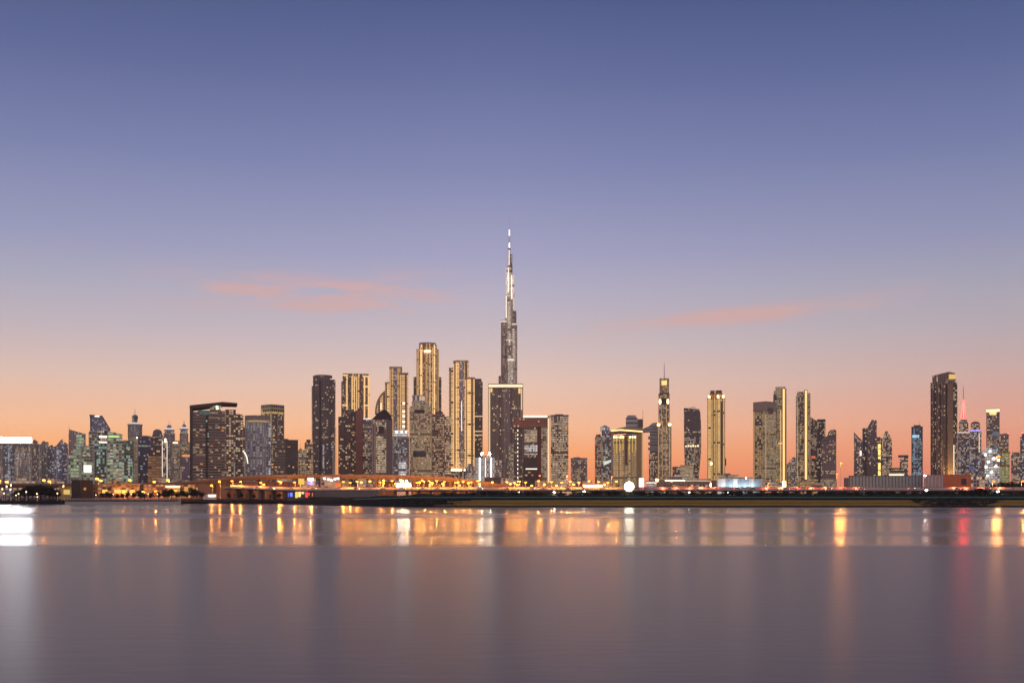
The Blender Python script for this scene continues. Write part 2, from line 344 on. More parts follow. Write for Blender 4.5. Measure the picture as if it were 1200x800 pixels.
# ================================================================ ground: one sheet from the shore to the horizon, fanned out from the creek
SAND = plain('sand', (.55, .44, .27), .95, var=.25, scale=.15, spec=.05); MUST = plain('lamp tinted sand', (.42, .235, .04), .95, var=.3, scale=.2, spec=.05); EARTH = plain('dark earth', (.035, .03, .027), .95, var=.4, scale=.4, spec=.03)  # the ochre holds the lamplight that falls on the bank sand
GRASSM = plain('dry grass', (.03, .042, .028), .95, var=.45, scale=.6, spec=.03); CITY = plain('city ground', (.12, .1, .085), .95, var=.3, scale=.05, spec=.03); ROCK = plain('wet rock', (.022, .02, .02), .95, var=.5, scale=1.2, spec=.03)
def shore(px):
    if px < 72: return 690
    if px < 80: return 690-(px-72)/8*42
    if px < 205: return 648
    if px < 216: return 648+(px-205)/11*72
    if px < 332: return 722
    if px < 338: return 722-(px-332)/6*30
    if px < 480: return 692-(692-548)*min(1, ((px-338)/142))**.6
    return 546+3*sin(px*.05)
def profile(px):
    """(metres behind the waterline, height, material of the strip that follows)"""
    if px < 76: return [(-6,-1.2,5),(0,-.05,5),(1.2,1.5,5),(3,1.9,2),(25,2.6,3),(60,3,4),(110,3,4)]
    if px < 210: return [(-6,-1.2,0),(0,-.05,0),(4,.35,0),(25,1.3,0),(46,1.9,5),(46.6,2.6,4),(110,3,4)]
    if px < 335: return [(-6,-1.2,5),(0,-.05,5),(1.2,1.1,5),(3,1.5,2),(25,2.6,2),(60,3,4),(110,3,4)]
    f = min(1, max(0, (px-335)/150)); h = .3+.7*f
    def dk(r): return px < 505+r*14+8*sin(r*3)
    w = .12*sin(px*.06)
    return [(-6,-1.2,5),(0,-.05,5),(1.6,.75*h,5 if dk(0) else 1),(8,1.5*h+w,2 if dk(2) else 1),(13.5,2.2*h+w,5),(15,2.38*h+w,5 if dk(1) else 1),(22,3.2*h,2 if dk(3) else 1),(27.5,3.75*h,5),(30,4.6*h,3),(44,6.1*h+.4*sin(px*.21),3),(62,6.9*h+.5*sin(px*.13),3),(80,5,2),(110,3,4)]
mb = MB(); cols = [-800+i*25 for i in range(16)]+[-400+i*4 for i in range(500)]+[1600+i*25 for i in range(17)]
rows = []
for px in cols:
    Y0 = shore(px); c = []; k = (px-CX)/F
    for d, z, m in profile(px): c.append(((k*(Y0+d), Y0+d, z), m))
    while len(c) < 13: c.insert(-1, (tuple(c[-2][0][i]*.5+c[-1][0][i]*.5 for i in range(3)), 4))
    for Y in (1000, 2000, 3500, 5000): c.append(((k*Y, Y, GZ), 4))
    rows.append(c)
nr = len(rows[0])
for c in rows: mb.v += [p for p, m in c]
for i in range(len(rows)-1):
    for j in range(nr-1): mb.face((i*nr+j, (i+1)*nr+j, (i+1)*nr+j+1, i*nr+j+1), [(0, 0)]*4, rows[i][j][1])
tag(link('ground', mb.mesh('ground', [SAND, MUST, EARTH, GRASSM, CITY, ROCK])), kind='structure')
# ================================================================ towers, left to right
BLU, DBL, BLK, BRZ, GRN, GRY = (.05,.075,.14), (.025,.04,.09), (.02,.02,.026), (.06,.045,.035), (.03,.06,.045), (.06,.06,.068)
fBlue = facade((.16,.16,.19), BLU, lit=.13, lc=WHT, lc2=COOL, st=1.1)
fBeige = facade((.33,.29,.25), (.08,.07,.07), mx=.45, lit=.14, st=1.1)
fGrey = facade((.2,.18,.17), GRY, lit=.1, st=1.1)
fDark = facade((.085,.072,.068), BLK, lit=.1, st=1.2)
fTan = facade((.36,.28,.19), BRZ, mx=.4, lit=.3, st=1.2)
fMany = facade((.22,.18,.15), BRZ, cw=3.4, lit=.42, lc=(1,.62,.3), lc2=WHT, st=1.5)
# --- far left housing slabs
t = T('apartment_tower', 'blue glass housing tower under the left part of a glaring white roof sign', 'tower', 4, 1900)
t.box('shaft', -14, 4, 521, mat=fBeige, slab=(7.6,.5), rib=(9,.7,1.4)); t.box('glass_bay', 4, 16.5, 520, mat=fBlue, yo=2, slab=(3.8,.3,.3)); t.box('shaft', 16, 18, 522, d=20, yo=6, mat=fGrey); t.box('roof_slab', -14, 17, 519.3, 520.4, d=30, yo=-.8, mat=CONC)
t.win(9, 5, 16, 525, 565, 2, (1, 3)); t.box('stair_column', 9, 11.5, 524, 566, d=2, yo=.8, mat=facade((.2,.22,.25), BLU, lit=.7, lc=COOL, lc2=COOL, st=1.2))
t = T('apartment_tower', 'beige ribbed housing tower under the right end of the glaring white roof sign', 'tower', 27, 1880)
t.box('shaft', 17.5, 37, 519.5, mat=fBeige, slab=(7.6,.5), rib=(8,.9,1.6)); t.box('lift_core', 24, 30, 518.2, mat=fGrey, yo=-2.5, d=8); t.win(10, 18, 36, 526, 566); t.box('shaft', 36, 39, 520, d=20, yo=6, mat=fGrey); t.box('roof_slab', 17.3, 37.2, 518.6, 519.9, d=30, yo=-1, mat=CONC)
t = T('roof_sign', 'glaring white illuminated sign along a housing tower roof', 'sign', 18.5, 1860, gz=GZ)
t.box('sign_face', -2, 37, 512.6, 518.4, d=1.2, mat=SIGN, trim=SIGN); t.box('sign_frame', -2.5, 37.5, 512.2, 519, d=1.5, yo=1.25, mat=GREYM)
for q in (2, 14, 26, 35): t.box('sign_post', q, q+.6, 518, 521, d=.8, yo=3, mat=GREYM)
t = T('apartment_tower', 'grey housing tower with beige edge just right of the white roof sign', 'tower', 42, 1900)
t.box('shaft', 38, 44.5, 517, mat=fGrey, slab=(7.6,.5)); t.box('edge_bay', 44.5, 49, 520, mat=fBeige, yo=1.5, rib=(5,.6,1.2)); t.win(5, 38, 44, 525, 566)
t.box('roof_house', 39, 43, 515.5, 517.2, d=12, yo=4, mat=CONC)
t = T('apartment_tower', 'slim housing tower with pale stone flank beside dark blue glass', 'tower', 52, 1930)
t.box('shaft', 49, 56.5, 518.5, mat=facade((.4,.34,.28), (.1,.08,.08), mx=.5, lit=.1), rib=(6,.6,1.4)); t.box('parapet', 48.8, 56.8, 517.5, 519, d=26, yo=-.6, mat=CONC); t.win(3, 50, 56, 525, 560)
t = T('apartment_tower', 'low dark blue glass housing tower with one bright window line', 'tower', 60, 1950)
t.box('shaft', 56.5, 64, 523, mat=fBlue, slab=(3.9,.35,.3)); t.box('roof_house', 58, 62, 521.6, 523.2, d=12, yo=4, mat=GREYM); t.win(7, 60, 63.5, 527, 560, 0, (1, 3))
t = T('apartment_tower', 'blue housing tower with sharply pointed slanted roof at far left', 'tower', 69, 1900)
t.out('shaft', [(63.5,None),(74,None),(74,518.5),(73,514),(71,515.5),(66,522),(63.5,523)], 30, 0, fBlue); t.box('glass_bay', 66.2, 69.4, 524, mat=facade((.3,.3,.34), BLU, lit=.2, lc=WHT, lc2=COOL), yo=-2, d=6); t.win(7, 64, 73, 526, 564, 0, (1, 3))
t = T('apartment_tower', 'narrow blue grey housing tower squeezed against the pale slanted slab', 'tower', 77, 1980)
t.box('shaft', 73.5, 80, 520, mat=fBlue, slab=(3.9,.35,.3)); t.box('roof_house', 75, 78, 518.3, 520.1, d=10, yo=5, mat=GREYM); t.win(3, 74, 79, 525, 560)
t = T('office_slab', 'pale grey slab with slanting roofline and mast behind green offices', 'office', 90, 1800)
t.box('shaft', 80.8, 100, 503, mat=facade((.24,.21,.2), (.12,.1,.1), cw=4, mx=.5, lit=.04), top2=508, d=25, rib=(12,.5,.8)); t.mast(81, 499, 503.5, .5)
t = T('office_tower', 'blue glass tower with sloping blade roof rising behind green offices', 'office', 117, 1750)
t.out('shaft', [(105.5,None),(129,None),(129,502),(120,487.5),(112,486),(105,486.3),(106.2,496)], 30, 0, facade((.2,.2,.26), BLU, lit=.12, lc=COOL, lc2=WHT, st=.9, metal=.3)); t.out('roof_blade', [(104.6,485.8),(120,486.9),(129.6,502.6),(129,503.4),(119.4,488.3),(105.4,487)], 31, -.5, SLATE)
t.box('lit_top_floor', 111, 116.5, 486.7, 488.6, d=1.2, yo=-1.2, mat=WLEDS); t.box('edge_fin', 105.6, 107.4, 488, 505, d=2, yo=-2, mat=SLATE); t.win(8, 108, 126, 503, 510, 0, (3, 1))
# --- green terraced office complex
fGr = facade((.34,.36,.25), (.035,.085,.05), cw=5.2, ch=4.6, mx=.12, my=.34, lit=.26, lc=(.6,1,.4), lc2=(.95,1,.75), st=1.1)
fGr2 = facade((.1,.14,.11), (.02,.05,.045), cw=3.6, ch=4.4, mx=.15, my=.25, lit=.25, lc=(.4,.95,.5), lc2=COOL, st=1.0)
t = T('office_complex', 'green glass terraced office complex with stepped wings and cream frames', 'office', 119, 1300)
t.box('wing', 79.5, 93, 533, mat=fGr, trim=PALE, slab=(4.6,.6,.6), d=30); t.box('wing', 85.5, 96.5, 526, mat=fGr, trim=PALE, yo=6, d=30, slab=(4.6,.6,.6)); t.box('wing', 94.5, 110.5, 522, mat=fGr, trim=PALE, yo=2, d=34, slab=(4.6,.6,.6))
t.box('terrace_block', 89, 98, 509, mat=fGr, yo=16, d=20, top2=507.5, trim=PALE, slab=(4.6,.5,.5)); t.box('terrace_block', 104, 113, 504.8, mat=fGr, yo=12, d=24, trim=PALE, slab=(4.6,.5,.5), top2=504)
t.box('glass_core', 110.5, 124.5, 519.5, mat=fGr2, yo=7, d=30, trim=DARKT); t.box('core_crown', 115, 126, 503.5, mat=facade((.04,.05,.06), BLK, lit=.15), yo=14, d=20, trim=DARKT)
t.box('lit_floor', 116, 125.5, 509.5, 512.2, d=.6, yo=13.3, mat=WLEDS); t.box('lit_floor', 116, 125.5, 516.4, 518.3, d=.6, yo=13.3, mat=WLEDS)
t.box('upper_wing', 126, 143.5, 504, mat=fGr, yo=12, d=24, top2=507.5, trim=PALE, slab=(4.6,.5,.5)); t.box('lit_floor', 127, 140, 509.2, 511.6, d=.6, yo=11.2, mat=emis('lime lit floor', (.75,1,.35), .9))
t.box('main_wing', 125.5, 145.6, 519, mat=fGr, yo=0, d=40, top2=515.2, trim=PALE, slab=(4.6,.6,.6)); t.box('side_wing', 145.6, 156.5, 515, mat=fGr2, yo=3, d=36, trim=PALE, slab=(4.6,.4,.4))
for q in (79.5, 92.3, 95, 109.4, 124.6): t.box('stone_pier', q, q+1.3, 520 if q > 94 else 532.5, None, d=3, yo=-1.5, mat=PALE, trim=PALE)
t.box('stone_pier', 125.6, 127, 503.3, 520, d=3, yo=10.5, mat=PALE)
t.strip(98.3, 107, 545, 553.2, emis('lit lobby screen', (1, .93, .68), 2), 2, .6, 'lit_screen')
t.win(22, 127, 145, 520, 562, 0, (1, 1, 0, 3), 3.6, 2.4); t.win(9, 146, 156, 518, 562, 3, (1, 3)); t.win(7, 95, 109, 526, 543, 2, (1,)); t.win(9, 111.5, 124, 524, 562, 7, (3, 1))
t = T('stair_tower', 'narrow cream stair tower with dotted lights at end of green offices', 'tower', 159, 1350)
t.box('shaft', 156.6, 161.8, 511.5, mat=facade((.36,.28,.22), (.1,.06,.05), cw=3, ch=4.2, mx=.3, my=.5, lit=.55, lc=WARM, lc2=WHT, st=1.0), rib=(3,.4,.5)); t.box('roof_slab', 156.2, 162.2, 510.9, 511.8, d=8, yo=-.5, mat=CONC); t.box('corner_light', 160, 161, 511.8, 513.4, d=.6, yo=-.7, mat=WLED)
# --- domed crowned tower
def crowned(px, Y, label, sh, wsh, drum, cap, tip):
    t = T('crowned_tower', label, 'tower', px, Y)
    t.box('shaft', px-wsh, px+wsh, sh, mat=facade((.2,.17,.18), GRY, lit=.2, lc=WHT, lc2=WARM, st=1.0), slab=(7,.5), rib=(7,.8,1.6), d=wsh*2*t.k)
    yo = wsh*t.k
    t.cyl('drum', px, drum[1], drum[0], sh+1, mat=facade((.22,.19,.2), GRY, lit=.25, lc=WHT, lc2=COOL, st=1.1), yo=yo, rib=(5,.6,1)); t.cyl('cornice', px, drum[1]+1, drum[0]-.4, drum[0]+.9, mat=PALE, yo=yo)
    t.cyl('lit_ring', px, cap[1]+.9, drum[0]-2.4, drum[0]-.6, mat=emis('cool crown light', (.85,.92,1), .75), yo=yo)
    t.cyl('cap', px, cap[1], cap[0], drum[0]-3, mat=facade((.08,.07,.08), GRY, lit=.08, lc=WHT, lc2=COOL), yo=yo); t.lathe('finial', px, [(cap[0]+.1, cap[1]*.85), (cap[0]-1, cap[1]*.6), (cap[0]-2.2, .5), (tip, .12)], PALE, yo)
    t.lathe('crown_lamp', px, [(cap[0]-1.8, .55), (cap[0]-3, .3)], WLED, yo-.01*yo); return t
t = crowned(158.2, 2100, 'tower with wide round drum and domed white lit cap', 512, 7.6, (497, 8.2), (486.5, 3.6), 478)
t = T('office_tower', 'dark navy glass office tower beside the dotted stair tower', 'office', 168, 1500)
t.box('shaft', 161.8, 177, 512, mat=facade((.05,.05,.08), DBL, lit=.06, lc=COOL, lc2=WHT, st=.9, metal=.2), rib=(5,.35,.4), trim=SLATE, d=30); t.box('roof_edge', 162, 177, 510.7, 512.3, d=30, yo=-.4, mat=BROWN); t.win(6, 163, 176, 518, 560, 0, (3, 1))
t = T('office_block', 'brown office block with amber lit floors and pale framed right edge', 'office', 184, 1450)
t.box('shaft', 177, 189.5, 511.8, mat=facade((.1,.055,.05), BLK, lit=.08), trim=BROWN, d=28); t.box('lit_front', 173, 189.3, 534.5, None, d=6, yo=-3, mat=facade((.16,.09,.06), BRZ, cw=8, ch=4.4, mx=.1, my=.5, lit=.75, lc=AMB, lc2=WARM, st=.75), trim=BROWN)
t.box('pale_frame', 189.5, 191, 511.5, mat=PALE, d=4, yo=-1.5); t.box('pale_frame', 195, 196.6, 512.5, mat=PALE, d=4, yo=-1.5); t.box('glass_bay', 191, 195, 513.6, mat=facade((.2,.17,.15), BRZ, lit=.3), d=20, yo=1)
for q in (190.2, 195.8): t.strip(q-.25, q+.25, 516, 566, WLEDS, -1.5, .3)
t.box('ledge', 176, 193, 511.2, 512.6, d=6, yo=-2.5, mat=PALE); t.box('ledge', 180, 191, 521, 522, d=4, yo=-2.2, mat=PALE); t.box('corner_lamp', 193.2, 194.6, 513.5, 518, d=.8, yo=.1, mat=WLED)
t = T('domed_tower', 'squat tower with plain dark dome behind the brown office block', 'tower', 184.5, 1800)
t.box('shaft', 178.5, 191, 509, mat=fDark, d=25); t.lathe('dome', 184.5, [(509.4, 5.6), (506, 5.4), (504, 4.4), (502.8, 2.6), (502.3, .2)], GREYM, 10, 20)
crowned(198.4, 2200, 'left one of two slender twin towers with white lantern tops', 507.5, 6.2, (503.5, 5.4), (498.6, 3.0), 493)
crowned(215.6, 2230, 'right one of two slender twin towers with white lantern tops', 507.5, 4.6, (502.5, 4.2), (498.0, 2.6), 491)
t = T('apartment_block', 'beige mid rise with lit roof terrace below the twin lantern towers', 'apartments', 207, 1600)
t.box('shaft', 201.5, 213, 519, mat=facade((.34,.26,.2), BRZ, mx=.45, lit=.3, st=1), slab=(4,.5), d=20); t.box('lit_terrace', 202.5, 208.5, 517.8, 519.5, d=1, yo=-.8, mat=emis('terrace light', (1,.75,.5), 2.2)); t.box('roof_house', 204, 211, 516, 519.2, d=10, yo=4, mat=TAN); t.win(9, 202, 213, 523, 562)
t = T('apartment_block', 'mid rise with violet grey front and orange lit top floor', 'apartments', 218, 1480)
t.box('shaft', 213, 223.6, 535, mat=facade((.2,.16,.23), (.1,.08,.14), cw=3, mx=.4, lit=.08), slab=(4,.4), d=18); t.box('upper_floors', 210.5, 222.5, 517.5, None, d=14, yo=5, mat=fTan, slab=(4,.5)); t.box('lit_top_floor', 213.6, 223, 532.5, 535.2, d=10, yo=-.4, mat=emis('orange top floor', (1,.36,.14), .9)); t.win(6, 211, 222, 521, 531, 5)
# --- big dark slab with canopy roof
fSl = facade((.075,.062,.058), BLK, cw=6, ch=3.7, mx=.06, my=.5, lit=.08, lc=WARM, lc2=WHT, st=1.1)
t = T('canopy_block', 'massive dark brown apartment block under a tilted flat canopy roof', 'apartments', 253, 1300)
t.box('end_wall', 222.6, 226, 477.5, mat=DARKT, d=45, yo=-1); t.box('shaft', 226, 240.6, 483, mat=fSl, trim=CONC, slab=(3.7,.9,.75), d=40)
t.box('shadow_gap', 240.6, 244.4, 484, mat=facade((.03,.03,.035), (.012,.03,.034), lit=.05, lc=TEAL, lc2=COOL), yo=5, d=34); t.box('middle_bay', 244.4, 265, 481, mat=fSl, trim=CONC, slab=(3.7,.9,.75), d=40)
t.box('right_wing', 265, 276, 479, mat=facade((.07,.055,.055), BLK, cw=4.5, ch=3.7, lit=.16, lc=WHT, lc2=WARM), yo=4, trim=CONC, slab=(3.7,.9,.6), d=36); t.box('balcony_stack', 276, 284.6, 484, mat=facade((.06,.05,.05), BLK, cw=4.5, ch=3.7, lit=.18), yo=7, trim=CONC, slab=(3.7,1.6,.5), d=30)
t.out('canopy_roof', [(222.5,475.6),(261,470.6),(278.3,471.6),(278.3,473.2),(262,473.2),(243,476.8),(226,479.2),(222.5,479.4)], 44, -2, DARKT, DARKT)
t.box('roof_house', 246, 259, 474.6, 482, d=20, yo=8, mat=facade((.16,.15,.12), (.08,.1,.06), lit=.5, lc=(.9,1,.6), lc2=WHT)); t.box('roof_lamp', 253.2, 255.6, 474.8, 479, d=.8, yo=7, mat=emis('green roof lamp', (.9,1,.6), 3))
t.box('sky_lobby', 233, 246, 481, 486.5, d=1, yo=-1.2, mat=facade((.03,.06,.07), (.02,.07,.08), cw=2, lit=.6, lc=TEAL, lc2=COOL, st=.4)); t.box('lit_column', 274, 275.6, 527, 562, d=1, yo=2.6, mat=facade((.3,.3,.26), GRY, cw=1.6, lit=.6, lc=(.8,1,.8), lc2=WHT, st=.8))
t.win(16, 227, 240, 488, 560, 0, (0, 1, 2)); t.win(22, 245, 264, 486, 560, 0, (0, 1, 2)); t.win(14, 266, 276, 486, 556, 4, (1, 0)); t.win(10, 277, 284, 488, 560, 7, (1, 0))
t = T('curved_pavilion', 'low white building with curved glowing flank beside the dark canopy block', 'building', 287.5, 1350)
t.out('shaft', [(283,None),(291,None),(290.4,545),(288.4,535),(285.6,529.5),(283,527.5)], 16, 0, facade((.4,.37,.34), GRY, cw=2.5, lit=.2, st=.8)); t.out('lit_edge', [(284.6,527.4),(287.2,529.6),(289.8,535),(291,543),(290,543),(288.6,535.4),(286.4,531),(284.2,528.8)], 1, -1.1, WLEDS)
t = T('round_grid_tower', 'round fronted tower with pale bluish grid of lit floors and crenellated top', 'tower', 302, 1400)
t.cyl('shaft', 302, 15, 490, mat=facade((.36,.34,.37), (.06,.08,.13), cw=4.6, ch=4.2, mx=.25, my=.3, lit=.34, lc=COOL, lc2=WHT, st=.75), slab=(4.2,.5,.7), rib=(6,.6,.8), ry=.8, trim=PALE); t.cyl('lit_cornice', 302, 14.9, 492.2, 494, mat=emis('amber cornice', (1,.62,.2), .5), ry=.86); t.cyl('crown', 302, 14.6, 486.5, 491, mat=plain('brown crown', (.16,.1,.08)), rib=(5,.9,2.4), ry=.8)
t.box('side_bay', 314.5, 317.6, 495, mat=facade((.4,.38,.4), BLU, lit=.3, lc=COOL, lc2=WHT), d=12, yo=6); t.box('annex', 284.5, 289.5, 498, mat=facade((.3,.2,.16), BRZ, lit=.2), yo=18, d=16)
t = T('gold_frame_tower', 'tower with boxy square crown frame and thin golden corner lines', 'tower', 319.5, 1750)
t.corner('shaft', 306, 317.5, 333, 483, mat=facade((.15,.13,.12), GRY, lit=.12), rib=(14,.8,2.2), trim=TAN); t.corner('crown', 305.6, 317.5, 333.4, 473.5, 482, mat=facade((.33,.27,.18), BRZ, cw=7, ch=9, mx=.3, my=.3, lit=.05), trim=TAN, yo=-.6)
t.corner('cornice', 305.2, 317.5, 333.8, 482, 484.4, mat=emis('gold cornice', (1,.62,.22), .55), trim=TAN, yo=-1)
for q, y in ((317.5, -.2), (325.2, 9.5), (332.4, 18.5), (308, 14)): t.strip(q-.45, q+.45, 484, 540, GOLDS, y, 1.6)
t = T('apartment_block', 'squat dark block with speckled lit left half below golden framed tower', 'apartments', 331, 1450)
t.box('lit_half', 316, 334.5, 516, mat=facade((.13,.12,.11), BLK, lit=.14, lc=WARM, lc2=WHT, st=1), d=24, slab=(4,.5)); t.box('dark_half', 334.5, 349, 515, mat=facade((.05,.045,.045), BLK, lit=.025), d=30, rib=(4,.4,.5), trim=DARKT); t.box('roof_house', 328, 338, 513.6, 516.2, d=12, yo=6, mat=GREYM)
t.win(22, 316.5, 334, 540, 566, 0, (0, 1, 0)); t.win(5, 336, 348, 520, 560, 0, (0, 2))
t = T('apartment_block', 'brown stepped mid rise with amber rooms between two dark towers', 'apartments', 358, 1550)
t.box('shaft', 349.5, 358, 527, mat=fTan, d=18, slab=(4,.5)); t.box('shaft', 357, 367, 518, mat=facade((.2,.13,.09), BRZ, lit=.3), d=20, yo=4, slab=(4,.5)); t.box('roof_house', 359, 364, 514.5, 518.2, d=10, yo=8, mat=BROWN); t.win(12, 350, 358, 531, 566); t.win(7, 358, 366, 522, 564, 4)
# --- tall dark tower
t = T('residential_tower', 'tall dark grey tower with flat rounded top and violet lit foot', 'tower', 379.5, 1700)
t.box('shaft', 367.3, 386, 440.6, mat=facade((.105,.09,.088), BLK, cw=4, ch=3.6, mx=.2, my=.4, lit=.05, lc=WHT, lc2=WARM), slab=(3.6,.5,.35), rib=(9,.7,1), trim=GREYM, d=34); t.box('side_bay', 386, 392.5, 444, mat=facade((.13,.115,.11), BLK, lit=.05), yo=4, d=26, slab=(3.6,1.2,.4), trim=CONC); t.box('balcony_stack', 366, 368, 452, None, mat=fDark, yo=6, d=20, slab=(3.6,1.4,.4))
t.cyl('crown', 379, 10.6, 438.8, 441.4, mat=GREYM, ry=.9); t.box('recess', 374, 376.6, 446, 560, d=1, yo=-.9, mat=DARKT); t.box('lit_mast', 378, 380, 521, 548, d=1, yo=-1.2, mat=facade((.3,.28,.3), GRY, cw=2, lit=.8, lc=COOL, lc2=WHT)); t.box('base_glow_panel', 375, 390, 556, 566, d=1, yo=-1.4, mat=facade((.25,.2,.3), GRY, lit=.55, lc=(.7,.6,1), lc2=WHT, st=1.2)); t.box('white_fin', 389.5, 391.8, 525, None, d=2, yo=2, mat=PALE)
t.win(20, 377, 386, 468, 530, 0, (1, 0)); t.win(7, 368, 374, 470, 550, 0, (1,)); t.win(5, 387, 392, 470, 550, 4, (1, 3)); t.strip(393.3, 394.2, 500, 565, GOLDS, 6, 1)
# --- striped gold tower and maroon fronts
t = T('gold_striped_tower', 'tower with bold vertical gold light stripes and dark notched corners', 'tower', 416.5, 2000)
t.box('shaft', 400, 433, 447, mat=fDark, d=50, slab=(7.2,.4)); t.box('upper_shaft', 401.5, 432.8, 437.5, 450, mat=facade((.1,.08,.075), BLK, lit=.08), d=44, yo=2)
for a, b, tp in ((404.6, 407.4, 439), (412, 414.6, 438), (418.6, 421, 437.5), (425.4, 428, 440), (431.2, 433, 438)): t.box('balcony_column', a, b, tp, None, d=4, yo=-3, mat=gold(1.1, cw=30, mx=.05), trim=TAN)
for a in (406.8, 412.5, 415.6, 418.1, 426.8, 431.6): t.strip(a-.55, a+.55, 441, 560, GOLD, -3 if a not in (415.6, 418.1) else 0, 1)
for a, b, c in ((401.4, 407.4, 439), (401, 407, 474), (425.5, 433, 452), (425.5, 433, 440), (426, 433, 474)): t.strip(a, b, c, c+1.7, GOLD, -3, .9, 'light_bar')
t = T('maroon_tower', 'dark maroon tower with jagged stepped top in front of gold striped tower', 'tower', 410, 1500)
t.box('left_bay', 396.5, 404.5, 488, mat=facade((.085,.055,.052), BLK, lit=.09), d=26, yo=3, slab=(3.8,.4,.4), trim=BROWN); t.box('shaft', 404.5, 411, 484.5, mat=facade((.075,.05,.05), BLK, lit=.12), d=30, rib=(4,.5,.6), trim=BROWN); t.box('centre_bay', 411, 417, 481.5, mat=facade((.05,.036,.036), BLK, lit=.12, st=1), yo=3, d=28, slab=(3.8,.5,.4), trim=BROWN); t.box('brick_pier', 417, 425, 480.5, mat=plain('maroon wall', (.36,.17,.125)), rib=(4.5,.4,1), trim=plain('maroon wall', (.36,.17,.125)), d=30)
for a, b in ((406, 479.5), (413, 479), (420.5, 477.5)): t.box('roof_step', a-1.4, a+1.6, b, 485, d=8, yo=8, mat=BROWN)
t.win(16, 397, 416, 494, 564, 3, (0, 1)); t.win(8, 411.5, 416.5, 490, 562, 3, (0, 2))
t = T('apartment_tower', 'slim bluish tower with white lit top edge against the maroon tower', 'tower', 430, 1520)
t.box('shaft', 425, 435.6, 491, mat=facade((.17,.15,.16), BLU, lit=.26, lc=WHT, lc2=WARM, st=1), d=22, slab=(3.8,.4)); t.box('lit_parapet', 425.8, 434.8, 489.8, 491.4, d=2, yo=-.5, mat=emis('parapet light', (1,.9,.8), 1)); t.win(12, 426, 435, 500, 564, 0, (0, 1, 3))
# --- pointed roof tower
t = T('pointed_tower', 'tan tower with dark pointed gable roof and speckled lit centre', 'tower', 447.5, 1450)
t.box('shaft', 436, 459.5, 491, mat=facade((.24,.19,.16), GRY, cw=5, ch=4, mx=.5, lit=.03), d=30, rib=(9,.5,1.4)); t.out('gable_roof', [(435.5,491.6),(442,485),(449.5,479.6),(453.5,481),(457,485),(459.9,491.6)], 31, -.6, plain('dark gable', (.05,.035,.04)))
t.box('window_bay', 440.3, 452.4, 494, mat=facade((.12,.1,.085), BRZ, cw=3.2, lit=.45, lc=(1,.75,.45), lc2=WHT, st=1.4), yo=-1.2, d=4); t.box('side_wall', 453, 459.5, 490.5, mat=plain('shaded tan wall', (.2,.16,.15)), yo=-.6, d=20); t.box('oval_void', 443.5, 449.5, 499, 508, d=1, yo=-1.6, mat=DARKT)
t.win(26, 441, 452, 498, 566, -1.2, (0, 1, 1))
t = T('arched_tower', 'golden tower with half round arched top peeping behind tan pointed tower', 'tower', 449, 2150)
pts = [(440, None), (457, None)]+[(457-17*(1-cos(a)) if False else 457-17*sin(a), 484-27*cos(a)) for a in [i*pi/2/10 for i in range(11)]]
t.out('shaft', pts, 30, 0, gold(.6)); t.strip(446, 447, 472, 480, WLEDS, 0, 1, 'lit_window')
q = [i*pi/2/10 for i in range(11)]
t.out('arch_rim', [(457-17.6*sin(a), 484-28*cos(a)) for a in q]+[(457-15.8*sin(a), 484-25.4*cos(a)) for a in reversed(q)], 32, -1.5, TAN)
# --- beige gold-lit triple tower
def led_tower(t, steps, leds, mats=None, d=45):
    for a, b, tp, yo in steps:
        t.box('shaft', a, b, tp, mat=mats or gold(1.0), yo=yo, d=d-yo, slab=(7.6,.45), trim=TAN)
        t.box('parapet', a-.3, b+.3, tp-1.1, tp+.6, d=d-yo+1, yo=yo-.8, mat=TAN, trim=TAN)
    for a, w_, tp, bt, yo, m in leds: t.strip(a-w_/2, a+w_/2, tp, bt, m, yo, 1)
t = T('gold_lit_tower', 'beige gold lit tower with three stepped shafts beside the arched top', 'tower', 464.5, 1900)
led_tower(t, [(451.3, 458, 448.5, 6), (456.5, 471, 430.5, 2), (468, 478.3, 437.5, 0)], [(457.2, .6, 432, 520, 2, GOLD), (459.8, .5, 432, 520, 2, GOLDS), (466.3, .5, 431, 510, 2, GOLDS), (469.2, .7, 439, 545, 0, GOLD), (477.6, .5, 440, 545, 0, GOLDS), (452.1, .5, 450, 540, 6, GOLDS), (455.6, .5, 450, 500, 6, GOLDS)])
t.box('glass_spine', 461, 465.5, 430, None, d=3, yo=.6, mat=facade((.25,.23,.23), GRY, cw=2, lit=.15, lc=WHT, lc2=WARM)); t.box('roof_house', 459, 469, 428.6, 430.6, d=14, yo=10, mat=TAN)
for z in (471, 480.5, 486, 492.5, 498): t.strip(471.6, 474.6, z, z+2.8, WLEDS, 0, .5, 'lit_window')
t = T('office_block', 'glass block with dazzling white lit crown floors beneath the triple beige tower', 'office', 469.5, 1480)
t.box('shaft', 460, 479.3, 512, mat=facade((.14,.13,.15), BLU, lit=.2, lc=COOL, lc2=WHT, st=1), d=26, slab=(4,.4)); t.box('lit_crown', 461, 478, 503.5, 512, d=20, yo=3, mat=facade((.5,.5,.5), BLU, cw=2.6, ch=3.6, lit=.8, lc=COOL, lc2=WHT, st=2.6)); t.box('roof_slab', 459.8, 479.5, 511.4, 513, d=28, yo=-.8, mat=PALE)
for a in (464, 470, 475): t.strip(a, a+1.6, 504.5, 507, CLED, 3, .5, 'floodlight')
t.box('lobby', 467, 476, 541, None, d=2, yo=-1.5, mat=facade((.4,.4,.4), BLU, cw=2.4, lit=.75, lc=COOL, lc2=WHT, st=3)); t.box('edge_fin', 459.6, 461, 515, None, d=2, yo=-1.5, mat=PALE); t.win(12, 462, 478, 516, 565, 0, (1, 3))
